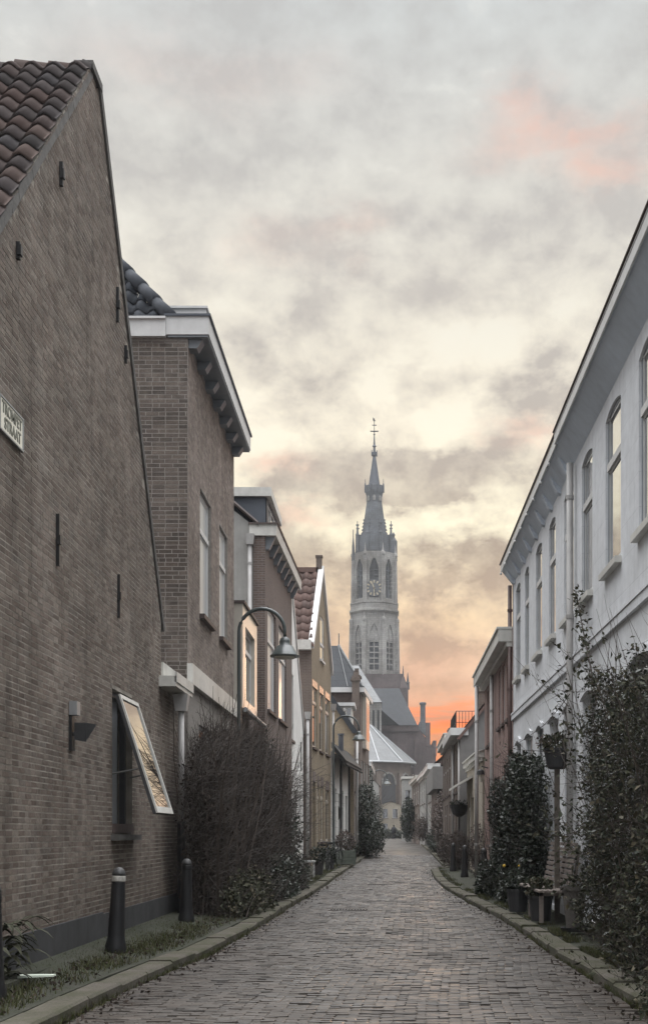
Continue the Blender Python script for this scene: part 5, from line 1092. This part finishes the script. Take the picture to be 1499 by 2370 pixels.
st = thing('stool', 'small white garden stool in front of the downpipe by the white gable', 'stool', (-2.45, 38.6, .2)); z0 = gz(38.6)+.14
mb = MB(); mb.box(-2.68,-2.26,38.4,38.8,z0+.48,z0+.53); mb.build('seat', M['white'], st)
for x in (-2.65,-2.32):
    for y in (38.43,38.74): mb = MB(); mb.box(x,x+.035,y,y+.035,z0,z0+.48); mb.build('leg', M['white'], st)
for x, y, r, h, lab in ((-2.28,40.6,.2,.42,'round dark plant pot on the left pavement beside the white stool'),(-2.1,45.4,.17,.36,'small dark plant pot between two bicycles on the left'),(-1.55,54.2,.22,.45,'dark plant pot beyond the wooden planter box')):
    z0 = gz(y)+.14; p = thing('potted_plant', lab, 'potted plant', (x,y,z0)); mb = MB(); mb.lathe((x,y,z0),[(r*.7,0),(r*.95,h),(r*1.05,h),(r*1.05,h+.05),(r*.9,h+.05),(r*.9,h-.03)],14); mb.build('pot', M['pot_dark'], p)
    leaves('foliage', M['leaf_dark'], ball_pts(420,(x,y,z0+h+.22),(r*1.5,r*1.5,.32),rng), .10, p, int(y))
# right pavement near the bench
be = thing('garden_bench', 'weathered wooden slatted garden bench against the white house', 'bench', (2.65, 20.5, .2))
z0 = .2; Y0, Y1 = 18.9, 22.0
for k in range(6): mb = MB(); mb.box(2.30+k*.085,2.365+k*.085,Y0,Y1,z0+.44,z0+.47) if k < 6 else None; mb.build('seat_slat', M['wood'], be)
for k in range(8): z = z0+.55+k*.085; x = 2.78+k*.015; mb = MB(); mb.box(x,x+.022,Y0,Y1,z,z+.055); mb.build('back_slat', M['wood'], be)
for y in (Y0+.1,(Y0+Y1)/2,Y1-.16):
    mb = MB(); mb.box(2.33,2.39,y,y+.06,z0-.03,z0+.44); mb.hexa([(2.76,y,z0-.03),(2.82,y,z0-.03),(2.82,y+.06,z0-.03),(2.76,y+.06,z0-.03),(2.925,y,z0+1.16),(2.965,y,z0+1.16),(2.965,y+.06,z0+1.16),(2.925,y+.06,z0+1.16)]); mb.box(2.33,2.8,y,y+.06,z0+.385,z0+.438); mb.build('bench_frame', M['wood'], be)
pp = thing('flower_post', 'brown wooden post carrying a dark flower bowl before the white house', 'planter post', (2.72, 19.9, .2))
mb = MB(); mb.box(2.68,2.76,19.86,19.94,.15,2.58); mb.build('post', M['post_wood'], pp)
mb = MB(); mb.lathe((2.72,19.9,2.58),[(.12,0),(.16,.03),(.215,.30),(.235,.30),(.235,.33),(.2,.33),(.2,.28)],16); mb.build('bowl', M['pot_dark'], pp)
leaves('plant', M['leaf_mid'], ball_pts(260,(2.70,19.9,2.98),(.26,.26,.16),rng), .09, pp, 8, up=(0,0,.6)); leaves('dry_blossom', M['leaf_brown'], ball_pts(90,(2.55,19.9,3.0),(.18,.16,.12),rng), .05, pp, 9)
tp = thing('tall_planter', 'tall tapered grey planter with dark saucer in front of the bench', 'planter', (2.62, 17.2, .17))
mb = MB(); mb.lathe((2.62,17.4,.17),[(.11,.04),(.17,.58),(.20,.58),(.205,.63),(.17,.63),(.16,.56)],18); mb.build('pot', M['pot_grey'], tp); mb = MB(); mb.lathe((2.62,17.4,.165),[(.17,0),(.2,.06),(.18,.06),(.16,.02)],16); mb.build('saucer', M['pot_dark'], tp)
leaves('plant', M['leaf_mid'], ball_pts(90,(2.64,17.4,.86),(.17,.17,.12),rng), .08, tp, 18)
for x, y, r, h, n, lab, mt in ((2.42,19.6,.19,.36,500,'planter overflowing with green leaves at the foot of the bench','leaf_mid'),(2.45,23.6,.2,.40,380,'dark pot of yellow flowers at the far end of the bench','leaf_dark'),(2.3,21.9,.19,.36,260,'low black pot at the near foot of the dark climber','leaf_dark')):
    p = thing('potted_plant', lab, 'potted plant', (x,y,.16)); mb = MB(); mb.lathe((x,y,.16),[(r*.8,0),(r,h),(r*1.08,h),(r*1.08,h+.04),(r*.92,h+.04),(r*.9,h-.03)],16); mb.build('pot', M['pot_dark'], p)
    leaves('foliage', M[mt], ball_pts(n,(x,y,.16+h+.14),(r*1.25,r*1.4,.18),rng), .08, p, int(y*10))
    if 'yellow' in lab:
        for k in range(2): mb = MB(); a = k*2.4; mb.sphere((x-.1+.16*math.cos(a),y+.2*math.sin(a),.16+h+.36+.08*math.sin(k*3.1)),.032,6,4); mb.build('flower', M['yellow'], p)
bw = thing('bowl_planter', 'dark bowl shaped planter on a slim post far along the right wall', 'planter post', (2.65, 46.0, .15))
mb = MB(); mb.tube([(2.65,46.0,.1),(2.65,46.0,2.2)],.04,8); mb.build('post', M['iron'], bw); mb = MB(); mb.lathe((2.65,46.0,2.15),[(.08,0),(.25,.12),(.36,.42),(.38,.45),(.3,.45)],14); mb.build('bowl', M['pot_dark'], bw); leaves('plant', M['leaf_dark'], ball_pts(160,(2.65,46.0,2.66),(.42,.42,.1),rng), .1, bw, 4)
mb = MB(); mb.hexa([(-3.44,11.5,.2),(-3.14,11.62,.2),(-3.14,11.72,.2),(-3.44,11.62,.2),(-3.44,11.5,.225),(-3.14,11.62,.215),(-3.14,11.72,.215),(-3.44,11.62,.225)]); bd = mb.build('board', M['paper']); tag(bd, 'pale green scrap of board lying on the mossy pavement', 'board')
# drain covers in the road
for x, y, w, d, lab in ((-.75,24.6,.85,.5,'nearest iron drain grate set in the brick road'),(-.2,36.5,.8,.55,'iron manhole cover in the road beyond the drain grate'),(.9,37.0,.5,.4,'small iron drain cover near the right kerb')):
    z0 = gz(y)+.024*(1-(x/3)**2)+.012; dg = thing('drain_cover', lab, 'drain cover', (x,y,z0), None)
    mb = MB(); mb.box(x-w/2,x+w/2,y-d/2,y+d/2,z0-.05,z0); mb.build('frame', M['pot_grey'], dg); mb = MB()
    for k in range(13): xx = x-w/2+.05+k*(w-.1)/13; mb.box(xx,xx+(w-.1)/26,y-d/2+.05,y+d/2-.05,z0+.001,z0+.014)
    mb.build('grate', M['iron'], dg)
# ================================================================== PERSON far down the street
pe = thing('person', 'person in dark clothes walking at the far end of the brick street', 'person', (.72, 148, gz(148)+.02), world=False)
pe.rotation_euler = (0, 0, R(172))
J = {'pel':(0,0,.92,.15),'spn':(0,.01,1.15,.14),'che':(0,.02,1.36,.165),'nek':(0,.0,1.50,.06),'hd0':(0,-.01,1.58,.085),'hd1':(0,-.01,1.72,.085),
 'hl':(-.1,0,.88,.1),'kl':(-.11,-.12,.5,.07),'al':(-.11,.06,.09,.045),'tl':(-.11,-.08,.03,.04),'hr':(.1,0,.88,.1),'kr':(.11,.05,.5,.07),'ar':(.11,.26,.12,.045),'tr':(.11,.14,.03,.04),
 'sl':(-.2,.02,1.42,.07),'el':(-.26,.08,1.14,.055),'wl':(-.25,-.02,.9,.04),'fl':(-.25,-.05,.80,.035),'sr':(.2,.02,1.42,.07),'er':(.26,-.02,1.14,.055),'wr':(.25,-.14,.92,.04),'fr':(.25,-.18,.83,.035)}
E = [('pel','spn'),('spn','che'),('che','nek'),('nek','hd0'),('hd0','hd1'),('pel','hl'),('hl','kl'),('kl','al'),('al','tl'),('pel','hr'),('hr','kr'),('kr','ar'),('ar','tr'),('che','sl'),('sl','el'),('el','wl'),('wl','fl'),('che','sr'),('sr','er'),('er','wr'),('wr','fr')]
ks = list(J); me = bpy.data.meshes.new('body'); me.from_pydata([J[k][:3] for k in ks], [(ks.index(a), ks.index(b)) for a, b in E], []); pob = link('body', me, pe)
md = pob.modifiers.new('skin', 'SKIN')
for i, k in enumerate(ks): me.skin_vertices[0].data[i].radius = (J[k][3],)*2
me.skin_vertices[0].data[0].use_root = True; pob.modifiers.new('sub', 'SUBSURF').levels = 1; me.materials.append(M['cloth'])
mb = MB(); mb.sphere((0,.02,1.69),.105,10,7,1.05); mb.build('hair', M['hair'], pe); mb = MB(); mb.sphere((0,-.055,1.645),.072,8,6,1.2); mb.build('face', M['skin'], pe)
mb = MB(); mb.smooth = True; mb.lathe((0,.01,.72),[(.25,0),(.2,.3),(.22,.62),(.15,.76)],12); mb.build('coat', M['cloth'], pe)
# ================================================================== VEGETATION
def twig_mass(name, n, sampler, dirf, length, r0, seed, parent, mat='twig', bend=.45, segs=5, up=0.0):
    rnd = random.Random(seed); mb = MB()
    for i in range(n):
        p = sampler(rnd); twig(mb, p, dirf(rnd, p), length*rnd.uniform(.5,1.3), r0*rnd.uniform(.6,1.3), rnd, bend, segs, up)
    return mb.build(name, M[mat], parent)
# tall bare hedge against the left houses
hx = lambda y: -3.5 + max(0, (y-28))*.03
def in_hedge(rnd):
    while True:
        y = rnd.uniform(20.6, 32.0); top = 3.5 - max(0,(23-y))*.35 - max(0,y-28)*.2; z = rnd.uniform(.1, top); depth = min(.92, .45+(y-20.6)*.2) + .1*math.sin(y*1.3) + .08*math.sin(y*3.7+z*2) - .12*max(0,z-2.4)
        return (hx(y) + rnd.random()*depth, y, z)
hd = thing('bare_hedge', 'tall dense brown leafless hedge against the left houses under the first lamp', 'hedge', (-3.0, 26, .15))
twig_mass('branches', 260, lambda r: (hx(26)+r.uniform(.1,.8), r.uniform(20.8,31.8), .1), lambda r, p: (r.gauss(0.05,.12), r.gauss(0,.12), 1), 3.3, .022, 3, hd, bend=.12, segs=8, mat='bark')
twig_mass('twigs', 13000, in_hedge, lambda r, p: (r.gauss(.25,.5), r.gauss(0,.55), r.gauss(.55,.5)), .65, .0055, 4, hd, bend=.5, segs=3)
r5 = random.Random(6); leaves('dry_leaves', M['leaf_dead'], np.array([in_hedge(r5) for _ in range(15000)]), .07, hd, 5)
sh = thing('evergreen_climber', 'glossy evergreen climber spilling over the far top of the bare hedge', 'shrub', (-2.9, 33, .2))
r6 = random.Random(9)
def climb(rnd):
    y = rnd.uniform(30.5, 36.5); t = rnd.random(); z = .5 + 3.4*t - max(0,(y-33))*.35*t; return (-3.25 + .1*rnd.gauss(0,1) + .75*math.sin(math.pi*min(1,t+.15))*rnd.random() , y, z + rnd.gauss(0,.15))
leaves('foliage', M['leaf_dark'], np.array([climb(r6) for _ in range(5200)]), .11, sh, 7)
twig_mass('stems', 120, lambda r: climb(r), lambda r, p: (.6, r.gauss(.5,.6), r.gauss(.5,.4)), 1.1, .008, 12, sh, bend=.4)
for x0, y0, rx, ry, rz, n, mt, lab in ((-2.55,22.5,.42,2.2,.55,3600,'leaf_mid','low tangled undergrowth at the near foot of the bare hedge'),(-2.45,28.0,.4,2.8,.75,5200,'leaf_dark','low dark green shrub at the middle foot of the bare hedge'),(-2.42,31.8,.36,1.9,.7,3400,'leaf_dark','low dark green shrub beside the white stool')):
    s = thing('low_shrub', lab, 'shrub', (x0,y0,.13)); P3 = ball_pts(n,(x0,y0,.35),(rx,ry,rz),rng,.2); P3[:,2] = np.maximum(P3[:,2], .14); P3 += rng.normal(size=P3.shape)*.05
    leaves('foliage', M[mt], P3, .085, s, n); twig_mass('stems', 160, lambda r: (x0+r.uniform(-rx,rx)*.7, y0+r.uniform(-ry,ry)*.9, .15), lambda r, p: (r.gauss(.2,.5), r.gauss(0,.5), 1), .85, .007, n+1, s)
# bare sprays against the white gable and over the hedge top
sp3 = thing('bare_sapling', 'thin bare sapling spreading twigs across the white gable wall', 'sapling', (-2.75, 36.5, .2))
rnd = random.Random(31); mb = MB(); mb.tube([(-2.75,36.4,.1),(-2.78,36.6,1.2),(-2.72,36.9,2.4)],[.028,.02,.014],6); mb.build('trunk', M['bark'], sp3); mb = MB()
for k in range(46):
    z = rnd.uniform(1.2,3.3); p = twig(mb, (-2.75,36.6,z), (rnd.gauss(.35,.35), rnd.uniform(.2,1.0), rnd.gauss(.45,.4)), rnd.uniform(.8,1.7), .010, rnd, .25, 6)
    for q in p[2:]: 
        if rnd.random() < .7: twig(mb, q, (rnd.gauss(.3,.5), rnd.gauss(.3,.5), rnd.gauss(.4,.5)), .4, .005, rnd, .3, 4)
mb.build('twigs', M['twig'], sp3)
# left foreground fern and grass
fe = thing('fern', 'hart tongue fern growing from the foot of the brown brick wall', 'fern', (-3.55, 11.7, .2)); rnd = random.Random(2)
for k in range(44):
    a = rnd.uniform(-1.3,1.3); L = rnd.uniform(.2,.42); v = Vector((math.cos(a),math.sin(a),0)); t = Vector((-v.y,v.x,0)); base_ = Vector((-3.62+rnd.uniform(0,.12),11.55+rnd.uniform(-.45,.45),.2+rnd.uniform(0,.5))); mb = MB(); vs = []
    for i in range(6):
        s_ = i/5; c = base_ + v*(L*s_*.9) + Vector((0,0,L*(.75*s_-.85*s_*s_))); w = .035*math.sin(math.pi*min(1,s_*.9+.1)); vs += [c-t*w, c+Vector((0,0,-.008)), c+t*w]
    mb.idx(vs, [(3*i,3*i+1,3*i+4,3*i+3) for i in range(5)] + [(3*i+1,3*i+2,3*i+5,3*i+4) for i in range(5)]); mb.build('frond', M['leaf_mid'], fe)
def blades(name, P, h, seed, mat):
    rng = np.random.default_rng(seed); n = len(P); a = rng.uniform(0,2*np.pi,n); l = h*rng.uniform(.4,1.3,n); t = np.stack([np.cos(a),np.sin(a),np.zeros(n)],1); lean = rng.normal(size=(n,3))*.4; lean[:,2] = 1
    lean /= np.linalg.norm(lean,axis=1,keepdims=True); V = np.empty((n,3,3)); V[:,0] = P - t*.006; V[:,1] = P + t*.006; V[:,2] = P + lean*l[:,None]
    me = bpy.data.meshes.new(name); me.from_pydata(V.reshape(-1,3).tolist(), [], np.arange(3*n).reshape(-1,3).tolist()); me.materials.append(mat); return link(name, me)
r7 = np.random.default_rng(8); G = []
for side, K in ((-1, LK), (1, RK)):
    for _ in range(26000):
        y = r7.uniform(9, 20) if r7.random() < .6 else r7.uniform(20, 60); k = lerp(K, y); foot = False
        if side < 0:
            u = r7.random()**.7; x = k - .32 - u*(3.65 + k - .32) if y < 22 else k - .3 - r7.random()*.35
            cl = math.sin(x*5.1+y*2.3)+math.sin(x*2.2-y*3.7+1)+math.sin(y*.9)
            if cl < -.5 and r7.random() < .7: continue
        else:
            x = k + (.28 + .1*abs(r7.normal()) if r7.random() < .6 else .02*abs(r7.normal())+.0); 
            foot = abs(x-k) < .12
            if math.sin(y*1.9)+math.sin(y*4.3+1) < (-.9 if foot else .0): continue
        if side < 0 and r7.random() < .16: x = k + .02*abs(r7.normal())
        G.append((x, y, gz(y) + (.12 + .02*abs(x-k) if (x-k)*side > 0.05 else .01)))
gr = blades('grass', np.array(G), .075, 3, M['grass']); gr['kind'] = 'stuff'
# fallen leaves and bits in the gutters
LP = []
for _ in range(900):
    y = 9+38*r7.random()**1.5; K = LK if r7.random() < .6 else RK; s = 1 if K is LK else -1; LP.append((lerp(K,y)+s*(.02+abs(r7.normal())*.16), y, gz(y)+.035))
for _ in range(700):
    y = 9.5+11*r7.random(); LP.append((lerp(LK,y)-.35-r7.random()*(3.6+lerp(LK,y)-.35), y, .155))
fl = leaves('fallen_leaves', M['leaf_dead'], np.array(LP), .05, None, 12, up=(0,0,.15), flat=1.0); fl['kind'] = 'stuff'
# big leafy shrub at the right foreground
bs = thing('large_shrub', 'big tangled leafy shrub filling the right foreground corner', 'shrub', (2.7, 14.0, .1)); rnd = random.Random(41)
def big(rnd):
    while True:
        y = rnd.uniform(7.5, 17.2); z = rnd.uniform(.05, 4.1)
        edge = 2.72 - .32*math.sin(math.pi*min(1,max(0,(z+.3)/4.6)))*(1 if y < 15 else .4) + .10*math.sin(z*3.1+y*1.7) + .07*math.sin(z*7.3-y*2.2) + .06*math.sin(y*5.1+z*2) + max(0,y-15)*.05
        if z < 1.0: edge -= .52*(1-z/1.0)*min(1, max(0, (13.8-y)/2.0))
        ztop = min(3.35, 2.6+.15*(y-8)) + .22*math.sin(y*1.9) + .15*math.sin(y*4.7)
        if y > 15.5: ztop = 3.4 - (y-15.5)*.7
        if z > ztop: continue
        x = edge + rnd.random()**1.5*(3.0-edge)*1.05
        # sky-lit gaps: keep clumps
        c = math.sin(x*7+z*4.1+y*2)+math.sin(z*6.3-y*3.1)+math.sin(y*5.2+x*3)
        if c < -.2 and rnd.random() < .72: continue
        return (x, y, z)
PB = np.array([big(rnd) for _ in range(30000)]); leaves('foliage', M['leaf_mid'], PB, .05, bs, 21)
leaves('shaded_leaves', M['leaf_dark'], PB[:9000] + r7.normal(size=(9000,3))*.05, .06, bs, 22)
twig_mass('branches', 90, lambda r: (r.uniform(2.65,2.95), r.uniform(8,16), .1), lambda r, p: (r.gauss(-.03,.08), r.gauss(.0,.15), 1), 3.0, .011, 23, bs, bend=.16, segs=8, mat='bark')
twig_mass('twigs', 4200, big, lambda r, p: (r.gauss(-.3,.5), r.gauss(.1,.6), r.gauss(.35,.5)), .36, .0035, 24, bs, bend=.4, segs=4)
mb = MB(); rnd = random.Random(55); LPp = []       # arching sprays against the white wall
for k in range(26):
    y = rnd.uniform(15.5, 18.5); p = twig(mb, (2.6, y, rnd.uniform(.9,3.6)), (rnd.gauss(-.1,.25), rnd.uniform(.5,1.4), rnd.gauss(.35,.4)), rnd.uniform(.9,2.1), .008, rnd, .2, 8)
    for q in p[2:]:
        if rnd.random() < .35: twig(mb, q, (rnd.gauss(-.2,.4), rnd.gauss(.3,.5), rnd.gauss(.3,.5)), .35, .004, rnd, .3, 4)
        if rnd.random() < .5: LPp += [tuple(q + Vector((rnd.gauss(0,.04),rnd.gauss(0,.04),rnd.gauss(0,.04)))) for _ in range(3)]
tp0 = [Vector((2.8,16.6,3.3)), Vector((2.82,17.2,3.85)), Vector((2.84,17.9,4.4)), Vector((2.86,18.5,4.9)), Vector((2.88,18.9,5.25))]
for q0, q1 in zip(tp0, tp0[1:]):
    for i in range(60): q = q0.lerp(q1, rnd.random()); LPp.append(tuple(q + Vector((rnd.gauss(0,.04),rnd.gauss(0,.07),rnd.gauss(0,.06)))))
mb.tube(tp0, [.016,.013,.01,.008,.004], 5); 
for k in range(3): twig(mb, (2.7,14.2+k*.5,3.2), (.05,.25,1), 1.2, .008, rnd, .15, 7)
for k in range(130):
    q = big(rnd); p = twig(mb, (q[0], q[1], q[2]), (rnd.gauss(-.75,.35), rnd.gauss(.1,.6), rnd.gauss(.35,.5)), rnd.uniform(.35,.8), .005, rnd, .25, 6)
    for w_ in p[1:]:
        if rnd.random() < .75: LPp += [tuple(w_ + Vector((rnd.gauss(0,.035),rnd.gauss(0,.035),rnd.gauss(0,.035)))) for _ in range(2)]
mb.build('sprays', M['twig'], bs); leaves('stem_leaves', M['leaf_mid'], np.array(LPp), .075, bs, 26)
# dark climber between the bench and the bollards
dc = thing('dark_climber', 'dense dark green climbing shrub on the white house behind the bench', 'shrub', (2.75, 27.5, .2)); rnd = random.Random(61)
def clm(rnd):
    y = rnd.uniform(22.6, 29.6); top = 3.05 - max(0,(y-26))*.25 - max(0, 24-y)*.15 + .15*math.sin(y*2.3); z = rnd.uniform(.15, top); e = 2.42 + .12*math.sin(z*2.7+y) - (.22 if z < .9 and y > 25 else 0)
    return (e + rnd.random()**1.6*(3.0-e), y, z)
leaves('foliage', M['leaf_dark'], np.array([clm(rnd) for _ in range(26000)]), .085, dc, 31)
twig_mass('stems', 420, clm, lambda r, p: (r.gauss(-.5,.4), r.gauss(0,.5), r.gauss(.6,.4)), .6, .006, 33, dc); twig_mass('branches', 40, lambda r: (r.uniform(2.6,2.95), r.uniform(23,31.5), .1), lambda r, p: (0, r.gauss(0,.1), 1), 2.7, .02, 34, dc, bend=.12, segs=7, mat='bark')
def bush(name, lab, c, r, n, mat, size, seed, cat='shrub', trunk=None, tw=60):
    s = thing(name, lab, cat, (c[0], c[1], gz(c[1])+.1)); rg = np.random.default_rng(seed); P4 = ball_pts(n, c, r, rg, .25)
    k = np.sin(P4[:,0]*6/r[0]*.6+P4[:,2]*5)+np.sin(P4[:,1]*4+P4[:,2]*7); P4 = P4[k > -1.1]; P4 += rg.normal(size=P4.shape)*.05*r[0]; P4[:,2] = np.maximum(P4[:,2], gz(c[1])+.12)
    leaves('foliage', M[mat], P4, size, s, seed); zb = gz(c[1])
    twig_mass('stems', tw, lambda q: (c[0]+q.gauss(0,r[0]*.3), c[1]+q.gauss(0,r[1]*.3), max(zb+.1,c[2]-r[2]*.6)), lambda q, p: (q.gauss(0,.5), q.gauss(0,.5), 1), r[2]*1.5, .012, seed+1, s)
    if trunk: mb = MB(); mb.tube([(c[0],c[1],zb),(c[0]+.03,c[1],c[2])],[trunk,trunk*.6],8); mb.build('trunk', M['bark'], s)
    return s
bush('round_shrub', 'round russet brown shrub behind the two far right bollards', (2.60,45.3,gz(45)+.85), (.46,.75,.74), 3600, 'leaf_brown', .075, 71)
bush('round_shrub', 'smaller russet shrub just beyond the round russet bush', (2.45,50.5,gz(50)+.8), (.45,.7,.66), 1800, 'leaf_brown', .085, 72)
bush('street_tree', 'dark green bushy tree at the left roadside hiding the house fronts', (-1.3,66.5,2.9), (.55,2.2,1.35), 2600, 'leaf_dark', .14, 73, 'tree', .09)
bush('low_shrub', 'dark low shrub under the left roadside tree', (-.98,66.5,1.3), (.86,2.4,1.15), 4600, 'leaf_dark', .13, 74)
bush('upright_shrub', 'slim dark upright shrub before the white corner house', (-1.35,79,3.8), (.45,1.2,2.2), 2200, 'leaf_dark', .15, 75)
bush('small_tree', 'small round dark tree on a trunk at the far right roadside', (3.1,100,gz(100)+1.5), (1.1,1.2,1.05), 2200, 'leaf_brown', .17, 76, 'tree', .09)
bush('upright_shrub', 'tall dark evergreen before the white fronts at the far right', (2.05,122,gz(122)+2.3), (.8,1.5,2.2), 2400, 'leaf_dark', .22, 77)
bush('wall_shrub', 'reddish brown climbing shrub on the brick wall at the far right', (2.95,67,2.2), (.5,3.2,1.7), 2600, 'leaf_brown', .13, 78)
bush('low_shrub', 'dark shrub beside the bicycle at the far right', (3.0,76,gz(76)+.8), (.6,3.5,.8), 2200, 'leaf_dark', .13, 79)
bush('hedge', 'dark hedge across the far end of the street', (-1.0,168,gz(168)+.55), (4.2,1.2,.62), 4000, 'leaf_dark', .25, 80, 'hedge')
bush('low_shrub', 'dark rounded shrub right of the walking person', (3.4,160,gz(160)+1.0), (1.6,1.2,1.0), 1800, 'leaf_dark', .25, 81)
bush('end_tree', 'dark green tree against the beige house at the street end', (-2.6,158,gz(158)+3.2), (2.0,1.8,3.2), 3200, 'leaf_dark', .3, 82, 'tree', .15)
bush('wall_shrub', 'reddish climber beside the pink house downpipe', (2.85,39.5,1.0), (.25,1.6,.9), 1200, 'leaf_brown', .08, 83)
# ================================================================== AIR
mb = MB(); mb.box(-160,160,-40,338,-1.2,113)
hm = bpy.data.materials.new('evening haze'); hm.use_nodes = True; hn = hm.node_tree; hn.nodes.clear(); ho = hn.nodes.new('ShaderNodeOutputMaterial'); pv = hn.nodes.new('ShaderNodeVolumePrincipled'); hn.links.new(pv.outputs[0], ho.inputs['Volume'])
pv.inputs['Color'].default_value = (.9,.92,.95,1); pv.inputs['Density'].default_value = .0003; pv.inputs['Anisotropy'].default_value = .0
hz = mb.build('haze', hm); hz['kind'] = 'stuff'
for o in bpy.data.objects:
    if '_w' in o: del o['_w']
